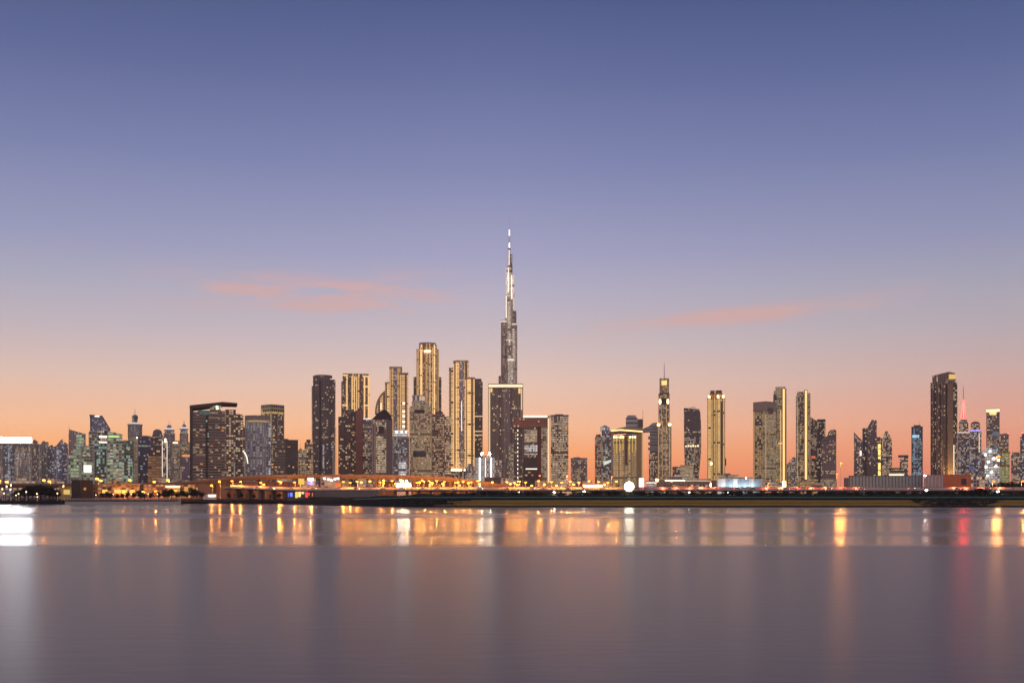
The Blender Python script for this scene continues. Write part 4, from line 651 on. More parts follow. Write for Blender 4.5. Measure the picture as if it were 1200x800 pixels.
t.strip(917.4, 919.6, 455.8, 570, emis('fin gold', (1,.6,.22), 1.6), -1, .8); t.strip(917, 920.5, 564, 571, GOLDH, -1, 1.4, 'uplight'); t.strip(914.6, 915.3, 480, 568, GOLD, 1.6, 1); t.win(14, 908, 917, 490, 566, 1.6, (0, 2)); t.strip(912, 917, 518.5, 520, GOLD, 1.4, .6, 'light_bar')
t = T('apartment_block', 'small pale mid rise squeezed between the two gold finned towers', 'apartments', 927, 1700)
t.box('shaft', 921.8, 927.5, 543, mat=fTan, d=14, slab=(4,.5)); t.box('shaft', 926.5, 933, 537.5, mat=facade((.4,.33,.3), GRY, lit=.3, lc=WARM, lc2=WHT), d=16, yo=4, slab=(4,.5)); t.box('roof_house', 928, 932, 535.6, 537.8, d=7, yo=8, mat=PALE); t.win(8, 922, 932, 545, 566, 0, (0, 1))
t = T('gold_fin_tower', 'dark fronted tower with bright gold fin right of its centre', 'tower', 941, 1720)
t.box('shaft', 933, 943, 463, mat=facade((.13,.1,.08), BLK, cw=4, lit=.3, lc=WARM, lc2=WHT, st=1.1), d=30, slab=(3.9,.6,.4), trim=TAN, yo=1); t.box('left_wall', 932.6, 935.5, 466, None, d=20, yo=0, mat=fTan); t.box('fin_wall', 942, 946.4, 457, None, d=34, yo=-2, mat=TAN, trim=TAN); t.box('right_bay', 946.2, 949.4, 460.5, None, d=26, yo=1, mat=fTG, trim=TAN, slab=(3.9,.5,.4)); t.box('crown', 933.8, 942, 458.5, 463.4, d=18, yo=4, mat=fTan, trim=TAN)
t.strip(943.4, 945.6, 457.8, 570, emis('fin gold', (1,.6,.22), 1.6), -2, .8); t.strip(943, 946.5, 564, 571, GOLDH, -2, 1.4, 'uplight'); t.strip(934.2, 935, 470, 560, GOLDS, 0, .6); t.win(16, 936, 942, 472, 566, 1, (0, 1))
t = T('curved_dark_tower', 'dark tower with concave swooping roofline right of the gold fin tower', 'tower', 958, 1850)
t.out('shaft', [(949.6,None),(967.3,None),(967.3,491.5),(957,492.6),(953.6,491),(949.6,487.5)], 32, 0, facade((.1,.085,.09), (.035,.035,.045), cw=3.8, lit=.16, lc=WHT, lc2=WARM, st=.9, metal=.2), GREYM); t.box('edge_bay', 957.5, 967.3, 491.2, None, d=4, yo=-2, mat=facade((.06,.05,.055), BLK, lit=.1, lc=WHT, lc2=WARM), trim=DARKT, slab=(3.9,.4)); t.box('red_light_sign', 951, 955.5, 534, 536.6, d=.6, yo=-.8, mat=emis('dim red sign', (1,.2,.1), .8))
t.win(16, 950, 966, 505, 566, -2, (1, 0))
t = T('dark_curved_top_tower', 'dark brown tower with rounded hump at its upper right corner', 'tower', 971, 1700)
t.out('shaft', [(962,None),(980,None),(980,504.2),(977.5,503),(973.5,503.6),(970.4,506.5),(969.6,510.5),(963.8,513.5),(962,516)], 30, 0, facade((.15,.115,.11), (.05,.042,.045), cw=3.8, lit=.07, lc=WARM, lc2=WHT), GREYM); t.out('crown_recess', [(972,510.5),(979,510.5),(979,506),(975,505.4),(972.6,507.5)], 2, -.8, facade((.05,.045,.045), BLK, cw=3, ch=3, lit=.45, lc=WHT, lc2=WARM)); t.box('slab_rows', 963, 979.5, 516, None, d=1, yo=-.9, mat=facade((.17,.13,.125), BLK, cw=3.6, ch=3.7, mx=.3, my=.45, lit=.06), trim=GREYM, slab=(3.7,.3,.35)); t.win(7, 963, 979, 520, 566, -.9, (0, 1)); t.box('foot_arcade', 961.5, 980.6, 561, None, d=6, yo=-5, mat=fTan)
# --- cluster behind the hoarding
t = T('slanted_top_tower', 'brown grey tower whose roof slopes steeply down to the right', 'tower', 1005.8, 2000)
t.out('shaft', [(1000.6,None),(1011,None),(1011,516),(1006,512),(1002.6,508),(1000.6,506)], 26, 0, facade((.16,.12,.12), GRY, lit=.2, lc=WARM, lc2=WHT), GREYM); t.mast(1001, 505, 508, .4, 4); t.win(9, 1001.5, 1010, 520, 560, 0, (1, 0)); t.strip(1007.6, 1009.6, 528, 534, WLEDS, 0, .4, 'lit_window')
t = T('sail_topped_tower', 'tall dark tower with curved sail crown and dark flat topped left half', 'tower', 1019, 2000)
t.box('left_half', 1010.6, 1018, 501.4, mat=facade((.065,.055,.06), BLK, lit=.05), d=28, trim=DARKT); t.out('sail_half', [(1016.6,None),(1027.4,None),(1027.4,492.6),(1024,492.2),(1021.8,491.6),(1018.8,497),(1016.6,501)], 28, -2, facade((.14,.105,.105), (.05,.04,.045), cw=3.8, lit=.1, lc=WARM, lc2=WHT), GREYM); t.win(7, 1017, 1027, 505, 560, -2, (0, 1)); t.box('rib', 1015.8, 1017, 503, None, d=2, yo=-3, mat=GREYM)
t = T('gold_slot_tower', 'narrow tower with glowing amber central slot between dark neighbours', 'tower', 1030.3, 2030)
t.box('shaft', 1026.5, 1034, 513.4, mat=facade((.17,.13,.1), BRZ, lit=.15), d=22); t.out('curved_top', [(1026.5,514),(1034,514),(1034,513),(1030,513.8),(1027.4,511.5),(1026.5,508)], 22, -.1, GREYM)
for z, h in ((520, 5), (526, 7), (534.5, 3), (542, 8), (551, 8)): t.strip(1029, 1032, z, z+h, emis('slot light', (1,.72,.2), 1.6), 0, .6, 'lit_slot')
t.win(5, 1026.8, 1033.6, 522, 560, -.6, (0, 2))
t = T('bullet_tower', 'brown speckled tower with rounded bullet shaped top', 'tower', 1039.5, 1980)
t.out('shaft', [(1033.6,None),(1045.6,None),(1045.4,520),(1044.4,513),(1042,508.5),(1038.8,506.2),(1036,507.6),(1034.4,512.5),(1033.6,519)], 26, 0, facade((.19,.14,.125), GRY, cw=3.6, lit=.3, lc=WARM, lc2=WHT), GREYM); t.cyl('roof_drum', 1038.9, 1.7, 504.8, 508, mat=GREYM, yo=12); t.win(20, 1035, 1044.5, 515, 562, 0, (0, 1)); t.box('rib', 1039, 1040, 512, None, d=1.6, yo=-1.5, mat=GREYM)
t = T('lit_terrace_block', 'low block with broad white lit terrace and dark roof canopy', 'building', 1050.5, 1600)
t.box('shaft', 1041, 1061, 553.5, mat=facade((.4,.3,.2), BRZ, cw=4, lit=.5, lc=(1,.75,.4), lc2=WHT, st=1), d=20); t.box('roof_canopy', 1042, 1058.5, 548, 549.6, d=18, yo=-1, mat=DARKT); t.strip(1042, 1059, 555.2, 558.4, emis('terrace glow', (1,.84,.58), 1.5), 0, .5, 'lit_terrace'); t.box('upper_floor', 1044, 1057, 549.7, 553.6, d=12, yo=3, mat=facade((.16,.1,.08), BRZ, lit=.5)); t.win(7, 1042, 1060, 560, 568, 0, (0, 1))
t = T('apartment_block', 'small grey mid rise with hollow square top frame', 'apartments', 1058, 1900)
t.box('right_bay', 1059.5, 1064.2, 535, mat=facade((.15,.12,.12), GRY, lit=.2, lc=WARM, lc2=WHT), d=18); t.box('left_bay', 1054.4, 1060, 537, mat=facade((.2,.16,.155), GRY, lit=.25, lc=WARM, lc2=WHT), d=18, yo=2); t.box('top_frame', 1052.4, 1064.5, 533, 535.4, d=20, yo=-1, mat=GREYM); t.win(6, 1055, 1064, 540, 562, 0, (0, 1))
t = T('teal_glass_tower', 'slim teal dark glass tower with one bright blue floor', 'tower', 1074.6, 1800)
t.box('shaft', 1068.4, 1081, 500.6, mat=facade((.07,.1,.13), (.02,.045,.07), cw=3.8, lit=.3, lc=COOL, lc2=(.5,.8,1), st=.9, metal=.2), d=26, rib=(9,.5,.9), trim=SLATE); t.box('parapet', 1068, 1081.4, 499.6, 501.4, d=27, yo=-.5, mat=GREYM); t.box('roof_house', 1070.6, 1079, 497.6, 500, d=12, yo=6, mat=BROWN); t.strip(1069, 1077, 509.4, 512.6, emis('blue floor', (.45,.8,1), 1.0), 0, .5, 'lit_floor'); t.win(22, 1069, 1080.6, 516, 566, 0, (3, 3, 1))
# --- big brown tower right
t = T('bronze_tower', 'massive dark bronze tower with gold lit notch at its top corner', 'tower', 1105.5, 1500)
t.corner('shaft', 1090.4, 1112.4, 1121.6, 447, mat=facade((.16,.11,.085), (.055,.04,.034), cw=4, ch=3.8, mx=.35, my=.3, lit=.16, lc=WARM, lc2=WHT, st=1.1), trim=BROWN, rib=(9,.6,1.6)); t.corner('upper_shaft', 1092.4, 1112, 1119.4, 436, 448, mat=facade((.15,.105,.085), (.05,.04,.035), cw=4, mx=.35, lit=.06), trim=BROWN, yo=3, tops=(438.6, 435.4, 435.4, 438.6))
t.corner('gold_notch', 1108.6, 1112.6, 1119.8, 438.6, 444.2, mat=emis('gold notch', (1,.62,.18), .9), trim=TAN, yo=1.6); t.box('gold_notch_sill', 1108.4, 1120, 444.2, 447, d=3, yo=2.2, mat=TAN)
t.box('stone_wall', 1110.4, 1116.8, 449, None, d=2, yo=-2.2, mat=plain('bronze stone wall', (.34,.235,.14), .8)); t.box('right_bay', 1117, 1121.6, 449, None, d=4, yo=3, mat=facade((.06,.045,.04), BLK, cw=3, lit=.16, lc=WHT, lc2=WARM)); t.strip(1117.4, 1118.2, 521, 568, WLEDS, 3, .5); t.strip(1111.2, 1116, 571, 573, GOLDH, -5.2, 1.2, 'uplight'); t.strip(1090.6, 1091.6, 540, 570, GOLDS, 12, .6)
for a in (1094, 1101, 1108): t.box('dark_channel', a, a+1.5, 450, None, d=16, yo=t.k*(1112.4-a)*.42-2.4, mat=DARKT)
sp = bpy.data.lights.new('uplight', 'SPOT'); so = link('uplight_lamp', sp, t.o, (t.x(1113.5), -16, 2)); sp.energy = 260000; sp.color = (1,.6,.2); sp.spot_size = radians(50); sp.spot_blend = .8; sp.shadow_soft_size = 1.0; so.rotation_euler = (radians(160), 0, 0)
t = T('red_spired_tower', 'tower topped by a tapering red lit spire', 'tower', 1129, 2000)
t.box('shaft', 1122.5, 1135.8, 507, mat=facade((.13,.11,.14), DBL, lit=.25, lc=WARM, lc2=COOL), d=26, slab=(7.6,.4), rib=(7,.6,1)); t.box('lit_cornice', 1121.8, 1136.4, 505.6, 507.4, d=27, yo=-1, mat=emis('cornice light', (1,.7,.55), .8)); t.box('upper_shaft', 1123.6, 1134.8, 496, 506, d=20, yo=3, mat=facade((.17,.12,.11), BRZ, lit=.3, lc=WARM, lc2=WHT)); t.out('shoulder', [(1123.2,496.5),(1134.8,496.5),(1132.4,490.6),(1125.6,490.6)], 18, 3.6, fTan, BROWN)
t.lathe('red_spire', 1129, [(491, 3.0), (485, 2.2), (478, 1.3), (472, .8), (468, .4)], plain('red spire wall', (.45,.1,.07), .6), 13, 6); t.lathe('spire_core_light', 1129, [(490, .9), (480, .7), (472, .45), (468, .3)], REDL, 4.5, 8); t.lathe('spire_base_light', 1129, [(492.5, 2.4), (490.4, 2.2)], emis('spire base light', (1,.85,.75), 3), 8, 8)
for a in (1126.6, 1131.2): t.out('red_edge_light', [(a-.35, 491), (a+.35, 491), (1129+(a-1129)*.3+.25, 472), (1129+(a-1129)*.3-.25, 472)], .6, 4, REDL)
t.mast(1129, 452, 469, .7, 13, plain('red mast', (.5,.14,.12)), 'antenna'); t.win(14, 1123, 1135.4, 511, 564, 0, (0, 3, 1))
t = T('violet_banded_tower', 'tower with rounded cap ringed by a violet light band', 'tower', 1143, 1950)
t.box('shaft', 1136.4, 1150, 505, mat=facade((.16,.14,.14), DBL, lit=.3, lc=WARM, lc2=COOL), d=24, slab=(7.6,.4)); t.cyl('cap', 1143, 5.8, 496, 505.6, mat=facade((.13,.11,.13), GRY, lit=.2), yo=12); t.lathe('dome', 1143, [(496.2, 5.7), (494.4, 4.6), (493.4, 2), (493.2, .4)], GREYM, 12); t.cyl('violet_band', 1143, 6.2, 503.4, 505.8, mat=PURP, yo=12); t.mast(1142.4, 491.5, 494, .4, 12)
t.strip(1147, 1148, 508, 530, emis('pale gold column', (1,.8,.5), 1.0), 0, .5, 'lit_column'); t.win(20, 1137, 1149.6, 510, 564, 0, (0, 3, 1, 2)); t.box('blue_lit_floor', 1137, 1141, 546, 551, d=.6, yo=-.8, mat=emis('blue floor dim', (.3,.4,1), .25))
t = T('gold_topped_tower', 'dark square tower crowned by a bright gold light band', 'tower', 1163.6, 1900)
t.box('shaft', 1156.2, 1171, 482.5, mat=facade((.16,.13,.11), BLK, cw=4.4, ch=4, lit=.2, lc=WARM, lc2=WHT), d=26, slab=(4,.4), rib=(12,.6,1)); t.strip(1155.8, 1171.4, 479.4, 482.4, emis('gold crown band', (1,.75,.34), 2.2), -.2, .6, 'light_band'); t.strip(1159.6, 1167.6, 482.4, 486, emis('gold crown tab', (1,.68,.28), 1.4), -.2, .5, 'light_band'); t.box('crown', 1155.7, 1171.5, 478.6, 482.6, d=27, yo=-.2, mat=TAN); t.mast(1165, 475.5, 479, .3, 10); t.win(20, 1157, 1170.6, 489, 560, 0, (0, 1, 2))
t = T('ball_topped_tower', 'narrow pale tower topped by a pale blue glass ball on a neck', 'tower', 1166.5, 1650)
t.box('shaft', 1163.6, 1170, 522, mat=facade((.3,.32,.32), BLU, lit=.3, lc=COOL, lc2=WHT), d=10); t.lathe('neck', 1166.6, [(522.4, 1.4), (515, 1.2), (512, 2.2)], PALE, 5, 14); t.lathe('glass_ball', 1166.6, [(514.2, .6), (513, 2.8), (510.5, 4.1), (508, 4.1), (505.8, 2.9), (504.6, .6)], plain('glass ball', (.42,.58,.6), .15), 5, 18); t.strip(1164.4, 1168.8, 525, 545, TEALL, 0, .3, 'lit_stair')
t = T('apartment_tower', 'tan tower with red beacon on its right roof corner', 'tower', 1176, 1850)
t.box('shaft', 1170.8, 1182, 509.5, mat=facade((.25,.2,.17), BRZ, lit=.22, lc=WARM, lc2=WHT), d=24, slab=(4,.5)); t.box('parapet', 1170.4, 1182.4, 508.2, 510, d=25, yo=-.5, mat=CONC); t.lathe('beacon', 1181.6, [(508.4, .5), (507.2, .5)], BEACON, 2, 8); t.win(16, 1171.5, 1181.6, 514, 560, 0, (0, 1))
t = T('construction_block', 'half built block blazing with white worklights at right', 'building', 1161, 1500)
t.box('shaft', 1150.5, 1172, 528, mat=facade((.42,.4,.38), (.08,.09,.09), cw=4.4, ch=4.2, mx=.25, my=.35, lit=.45, lc=WHT, lc2=COOL, st=2.2), d=24, slab=(4.2,.9,.5), trim=PALE); t.box('upper_deck', 1154, 1168, 524.6, 528.4, d=16, yo=4, mat=facade((.5,.5,.5), GRY, lit=.4, lc=COOL, lc2=WHT, st=2)); t.box('core', 1150, 1154, 533, None, d=8, yo=-2, mat=fGrey)
for a, z in ((1153.6, 531.5), (1159, 527.5), (1157, 540), (1163.6, 536), (1154.4, 546), (1166, 545), (1161, 552), (1156.2, 556), (1169, 538)): t.strip(a, a+2.2, z, z+2.2, emis('worklight', (1,.95,.85), 7), 0, .6, 'floodlight')
t = T('apartment_block', 'mid rise with gold green lit rooms below the beacon tower', 'apartments', 1177.5, 1500)
t.box('shaft', 1171.5, 1183, 530, mat=facade((.34,.28,.14), GRN, cw=4, lit=.45, lc=(1,.78,.2), lc2=(.8,1,.5), st=1.1), d=18, slab=(4,.6)); t.box('roof_deck', 1168, 1183.6, 529, 530.4, d=18, yo=-1, mat=plain('orange deck', (.45,.22,.06))); t.win(16, 1172, 1182.6, 533, 562, 0, (0, 2, 1))
t = T('apartment_tower', 'low brown tower with rounded top near the right edge', 'tower', 1190.5, 1800)
t.box('shaft', 1185, 1196, 533, mat=facade((.17,.13,.12), GRY, lit=.25, lc=WARM, lc2=WHT), d=20, slab=(4,.5)); t.cyl('cap', 1190.4, 4.4, 529.6, 533.4, mat=fGrey, yo=10); t.win(12, 1185.6, 1195.6, 536, 562, 0, (0, 1))
t = T('apartment_tower', 'dark tower with red beacon cut off by the right frame edge', 'tower', 1203, 1800)
t.box('shaft', 1195.5, 1212, 511.5, mat=facade((.12,.11,.13), DBL, lit=.22, lc=COOL, lc2=WHT), d=24, slab=(4,.5)); t.box('crown', 1197.4, 1208, 507.4, 512, d=12, yo=5, mat=GREYM); t.lathe('beacon', 1198.2, [(507.6, .5), (505.8, .5)], BEACON, 6, 8); t.win(10, 1196, 1202, 515, 560, 0, (1, 3))
# --- site hoardings and the orange wall
t = T('hoarding', 'long grey blue corrugated hoarding below the bullet top cluster', 'fence', 1038, 950, face=False)
t.box('panel_run', 995, 1080.5, 557.6, None, d=1.2, mat=plain('hoarding grey', (.34,.42,.4), .55), trim=GREYM, rib=(3.2,.25,.8)); t.box('cap_rail', 994.6, 1081, 557, 557.7, d=1.6, yo=-.25, mat=GREYM); t.box('left_return', 993.4, 995.2, 559.5, None, d=10, yo=1, mat=GREYM)
t = T('hoarding', 'pinkish pale corrugated hoarding beside the orange lit wall', 'fence', 1094, 930, face=False)
t.box('panel_run', 1083.5, 1105, 556.8, None, d=1.2, mat=plain('hoarding pink', (.46,.34,.32), .6), trim=PALE, rib=(3.2,.25,.8)); t.box('cap_rail', 1083, 1105.2, 556.2, 556.9, d=1.6, yo=-.25, mat=PALE)
t = T('orange_wall_building', 'low orange walled building with one dark doorway', 'building', 1121.5, 940, face=False)
t.box('wall', 1105.4, 1138, 556.2, None, d=14, mat=plain('orange wall', (.66,.2,.085), .8), trim=plain('orange wall', (.66,.2,.085), .8)); t.box('doorway', 1126.6, 1132.2, 560.5, 567.5, d=.4, yo=-.45, mat=DARKT); t.box('parapet', 1105, 1138.4, 555.6, 556.4, d=14.4, yo=-.3, mat=plain('orange wall', (.66,.2,.085), .8)); t.box('side_annex', 1138.2, 1160, 558, None, d=10, yo=2, mat=facade((.24,.21,.21), GRY, cw=4, lit=.12))
# --- low blocks filling the foot of the skyline
low = [(-8,552,14,1150,0),(30,560,30,1120,1),(66,561,22,1140,2),(139,562,24,1120,0),(196,560,20,1160,1),(243,561,22,1150,2),(275,562,16,1130,0),(336,558,24,1180,1),(364,561,18,1160,2),(398,559,22,1180,0),(428,560,18,1150,1),(455,557,18,1140,2),(487,558,22,1160,0),(520,558,20,1170,1),(596,560,18,1150,2),(640,563,26,1150,0),(664,562,18,1120,1),(692,563,20,1160,2),(716,563,20,1130,0),(862,556,40,1300,1),(905,562,22,1250,2),(950,563,26,1250,0),(1165,566,30,1150,2),(1195,563,20,1160,0)]
where = ['at the far left frame edge','behind the small left tree mound','left of the square brown kiosk','below the green terraced offices','below the twin lantern towers','at foot of the canopy roofed block','at foot of the curved white pavilion','below the squat dark block','left of the tall dark tower foot','below the maroon tower','below the tan pointed tower','under the white crowned glass block','below the drum roofed tower','left of the gold triple tower podium','right of the glaring glass pavilion','below the red banded block','below the boxy speckled tower','below the blue grey zigzag tower','below the golden hotel block','behind the pale blue lit hall','below the broad tan tower','below the concave dark tower','below the white worklight block','at the right frame edge']
kinds = ['low orange lit commercial building ','low cream commercial building with warm windows ','low grey building with amber windows ']
for (px, top, wd, Y, k), wh in zip(low, where):
    t = T('low_building', kinds[k]+wh, 'building', px, Y, 'low buildings at the skyline foot')
    fm = [facade((.36,.2,.1), BRZ, cw=4, ch=4, lit=.45, lc=AMB, lc2=WARM, st=1.3), facade((.42,.34,.26), BRZ, cw=4.4, ch=4, lit=.45, lc=WARM, lc2=WHT, st=1.3), facade((.25,.22,.21), GRY, cw=3.6, ch=4, lit=.4, lc=AMB, lc2=WHT, st=1.3)][k]
    a, b = px-wd/2, px+wd/2; sp_ = a+wd*(.45+.2*R.random())
    t.box('wing', a, sp_, top, mat=fm, d=16, slab=(4,.4), trim=CONC); t.box('wing', sp_-.3, b, top+2+2*R.random(), mat=fm, d=14, yo=-2, slab=(4,.4), trim=CONC)
    t.box('roof_house', a+wd*.15, a+wd*.35, top-1.6, top+.3, d=6, yo=5, mat=GREYM); t.win(7, a+1, sp_-1, top+1, 571, 0, (0, 1, 2))
# ================================================================ shore: viaduct, shore road, lamps, planting
def ribbon(pts, w0, w1, z0f, z1f, mb, mi=0):
    """solid band along (X, Y) points between lateral offsets w0..w1 (towards -Y is negative) and heights"""
    n = len(pts); b = len(mb.v)
    for i, (x, y, z) in enumerate(pts):
        for w, h in ((w0, z0f), (w1, z0f), (w1, z1f), (w0, z1f)): mb.v.append((x, y+w, z+h))
    for i in range(n-1):
        for a in range(4):
            c = (a+1) % 4; mb.face((b+i*4+a, b+i*4+c, b+(i+1)*4+c, b+(i+1)*4+a)[::-1], [(0, 0)]*4, mi)
    mb.face((b, b+1, b+2, b+3), [(0, 0)]*4, mi); e = b+(n-1)*4; mb.face((e+3, e+2, e+1, e), [(0, 0)]*4, mi)
VC = plain('viaduct concrete', (.21, .145, .11), .85, var=.2, scale=.12); ASPH = plain('asphalt', (.05, .048, .047), .85, var=.25, scale=.4); PAINT = plain('road paint', (.75, .73, .68), .7, var=.08)
# elevated viaduct (top of its parapet in photo pixels)
VY = 850
vp = [(-60,566.6),(20,566.4),(90,566.2),(150,566),(200,565.2),(235,562.6),(270,559),(300,557.2),(330,556.2),(380,556),(430,556),(480,556.6),(520,558.4),(555,562.2),(590,567),(622,571.5),(650,574.6)]
vs = []
for i in range(len(vp)-1):
    (a, p), (b, q) = vp[i], vp[i+1]
    for k in range(5): f = k/5; f2 = f; vs.append((wx(a+(b-a)*f, VY), VY, wz(p+(q-p)*f2, VY)-1.1))
vs.append((wx(650, VY), VY, wz(574.6, VY)-1.1))
t = T('viaduct', 'long curving concrete road viaduct on piers crossing in front of the towers', 'bridge', 330, VY, face=False); base = t.o.location.copy()
lv = [(x-base.x, y-base.y, z-base.z) for x, y, z in vs]
mb = MB(); ribbon(lv, -6, 8, -2.4, -.0, mb); link('deck_girder', mb.mesh('deck_girder', [VC]), t.o)
mb = MB(); ribbon(lv, -8.5, 10.5, -.55, .02, mb); link('deck_slab', mb.mesh('deck_slab', [VC]), t.o)
mb = MB(); ribbon(lv, -8.9, -8.5, -.7, 1.1, mb); ribbon(lv, 10.5, 10.9, -.7, 1.1, mb); link('parapet', mb.mesh('parapet', [VC]), t.o)
mb = MB(); ribbon(lv, -8.3, 10.3, .03, .05, mb); link('carriageway', mb.mesh('carriageway', [ASPH]), t.o)
def deck(px):
    for i in range(len(vp)-1):
        if vp[i][0] <= px <= vp[i+1][0]: f = (px-vp[i][0])/(vp[i+1][0]-vp[i][0]); return wz(vp[i][1]+(vp[i+1][1]-vp[i][1])*f, VY)-1.1-GZ
    return 6
for px, w in ((60, 3), (105, 3), (150, 3), (176, 3), (207, 5), (262.5, 6.4), (301.5, 2.6), (311.5, 2.6), (368.5, 3), (380, 3), (441, 2.8), (486, 2.8), (528, 3), (570, 3)):
    mb = MB(); x = wx(px, VY)-base.x; h = deck(px)-2.38; mb.box(x-w*.37, x+w*.37, -2.4, 3.2, -1, h-1.2); mb.prism([(x-w*.37, -2.6), (x+w*.37, -2.6), (x+w*.37, 3.4), (x-w*.37, 3.4)], h-1.2, h+.05)
    mb.prism([(x-w*.6, -5), (x+w*.6, -5), (x+w*.6, 6.5), (x-w*.6, 6.5)], h-.7, h+.1)
    link('pier', mb.mesh('pier', [VC]), t.o)
mb = MB(); a, b = wx(232, VY)-base.x, wx(250, VY)-base.x; mb.box(a, b, -7, 9, -1, deck(240)-2.3); link('abutment', mb.mesh('abutment', [VC]), t.o)
# shore road on its embankment
RY = 735; RZ = wz(573.6, RY)
def rz_(px): return RZ + (wz(571.0, RY)-RZ)*max(0, min(1, (330-px)/60))
rp = [(px, rz_(px)) for px in list(range(262, 1300, 20))]
rv = [(wx(px, RY), RY, z) for px, z in rp]
mb = MB(); ribbon(rv, -1, 17, -.45, 0, mb); o = link('road', mb.mesh('road', [ASPH])); tag(o, kind='structure')
mb = MB(); ribbon(rv, -1.5, -1, -.6, .16, mb); ribbon(rv, 17, 17.5, -.6, .16, mb); ribbon(rv, 7.6, 8.4, .001, .14, mb); o = link('kerb', mb.mesh('kerb', [CONC])); tag(o, kind='structure')
mb = MB()
for i in range(0, len(rv)-1):
    for k in range(2):
        f = k/2; f2 = f+.16; A, B = rv[i], rv[i+1]
        P = lambda f: (A[0]+(B[0]-A[0])*f, A[2]+(B[2]-A[2])*f)
        for w in (3.3, 12.6):
            (xa, za), (xb, zb) = P(f), P(f2); q = len(mb.v); mb.v += [(xa, RY+w-.08, za+.004), (xb, RY+w-.08, zb+.004), (xb, RY+w+.08, zb+.004), (xa, RY+w+.08, za+.004)]; mb.face((q, q+1, q+2, q+3), [(0, 0)]*4, 0)
o = link('road_marking', mb.mesh('road_marking', [PAINT])); tag(o, kind='structure')
mb = MB(); ribbon([p for p in rv if wx(342, RY) < p[0] < wx(452, RY)], -.9, 16.9, -9, -.46, mb); o = link('retaining_wall', mb.mesh('retaining_wall', [plain('grey retaining wall', (.2, .17, .155), .85, var=.3, scale=.25)])); tag(o, 'grey concrete retaining wall under the shore road left of its open piers', 'wall')
t = T('road_trestle', 'row of dark piers carrying the shore road above the bank', 'bridge', 700, RY, face=False); b0 = t.o.location.copy()
mb = MB(); ribbon([(x-b0.x, y-b0.y, z-b0.z) for x, y, z in rv if x > wx(455, RY)], 1, 15, -1.3, -.46, mb); link('girder', mb.mesh('girder', [VC]), t.o); mb = MB(); ribbon([(x-b0.x, y-b0.y, z-b0.z) for x, y, z in rv if x < wx(345, RY)], 1, 15, -1.3, -.46, mb); link('girder', mb.mesh('girder', [VC]), t.o)
pm = MB(); pm.box(-.6, .6, 1.5, 13.5, -1, RZ-GZ-1.31); pmesh = pm.mesh('pier', [VC])
for q in [276, 290, 304, 318, 332]+[462+k*14 for k in range(58)]: link('pier', pmesh, t.o, (wx(q, RY)-b0.x, 0, rz_(q)-RZ))
t = T('crash_barrier', 'low steel crash barrier along the shore road edge', 'barrier', 760, RY, face=False, gz=RZ); mb = MB(); b0 = t.o.location.copy()
ribbon([(x-b0.x, y-b0.y, z-b0.z) for x, y, z in rv], -1.35, -1.2, .5, .8, mb); link('rail', mb.mesh('rail', [STEEL]), t.o); mb = MB()
for x, y, z in rv:
    for k in range(3): mb.box(x-b0.x+k*4-.06, x-b0.x+k*4+.06, -1.25, -1.12, z-b0.z+.16, z-b0.z+.62)
link('posts', mb.mesh('posts', [STEEL]), t.o)['kind'] = 'stuff'
t = T('trail_wall', 'added pale trail glow wall along the far side of the shore road', 'wall', 780, RY+18.5, face=False, gz=RZ); b0 = t.o.location.copy()  # added wall, catches lamplight in place of the light trails
mb = MB(); ribbon([(x-b0.x, -.2, z-b0.z) for x, y, z in rv], -.15, .15, -.5, 2.0, mb); link('wall', mb.mesh('wall', [plain('trail glow wall', (.5, .4, .34), .85, var=.2, scale=.3)]), t.o); mb = MB(); ribbon([(x-b0.x, -.2, z-b0.z) for x, y, z in rv], -.25, .25, 2.0, 2.15, mb); link('coping', mb.mesh('coping', [VC]), t.o)
# the back wall under the viaduct, orange lamplight put into its colour
t = T('lit_wall', 'orange lamplit plain wall seen under the viaduct between its piers', 'wall', 300, 900, face=False)
t.box('wall', 252, 352, 564.6, None, d=2, mat=plain('lamp tinted wall', (.42, .17, .075), .85, var=.2, scale=.1)); t.box('coping', 251.6, 352.4, 564.2, 564.7, d=2.4, yo=-.2, mat=VC)
for q in (268, 284, 322, 338): t.box('pilaster', q, q+1.4, 564.8, None, d=.6, yo=-.6, mat=VC)
# ---------------------------------------------------------------- street lamps
def lamp_proto(h, mat, label, arm=2.4, r=.8, name='street_lamp', cat='street lamp', watt=0, tint=(1, .34, .065)):
    o = bpy.data.objects.new(name, None); C.objects.link(o); tag(o, label, cat)
    mb = MB(); mb.tube([(0, .28), (.5, .28), (.52, .17), (h-.6, .1), (h-.1, .09)], (0, 0), 8); link('pole', mb.mesh('pole', [STEEL]), o)
    mb = MB(); mb.box(-.07, .07, -arm, .05, h-.3, h-.12); mb.box(-.3, .3, -arm-1.0, -arm+.3, h-.32, h-.02); link('arm', mb.mesh('arm', [STEEL]), o)
    mb = MB(); mb.tube([(h-.34-r*.9, r*.35), (h-.34-r*.7, r*.8), (h-.34-r*.3, r), (h-.34, r*.75)], (0, -arm-.3), 10); link('lantern', mb.mesh('lantern', [mat]), o)
    if watt:
        ld = bpy.data.lights.new('lamp_light', 'POINT'); ld.energy = watt; ld.color = tint; ld.shadow_soft_size = .3; link('lamp_light', ld, o, (0, -arm-.3, h-1.9))
    return o
used = {}
def lamps(proto, spots, group, glabel):
    for i, (px, py, Y, gz) in enumerate(spots):
        o = dup(proto, (wx(px, Y), Y, gz)); H = wz(py, Y)-gz; s = H/proto['h']; o.scale = (1, 1, s)
        for ch in o.children:
            if ch.name.startswith('lantern'): ch.scale = (1, 1, 1)
        o['group'] = group; o['label'] = glabel
def mk(h, *a, **k): o = lamp_proto(h, *a, **k); o['h'] = h-.9; return o
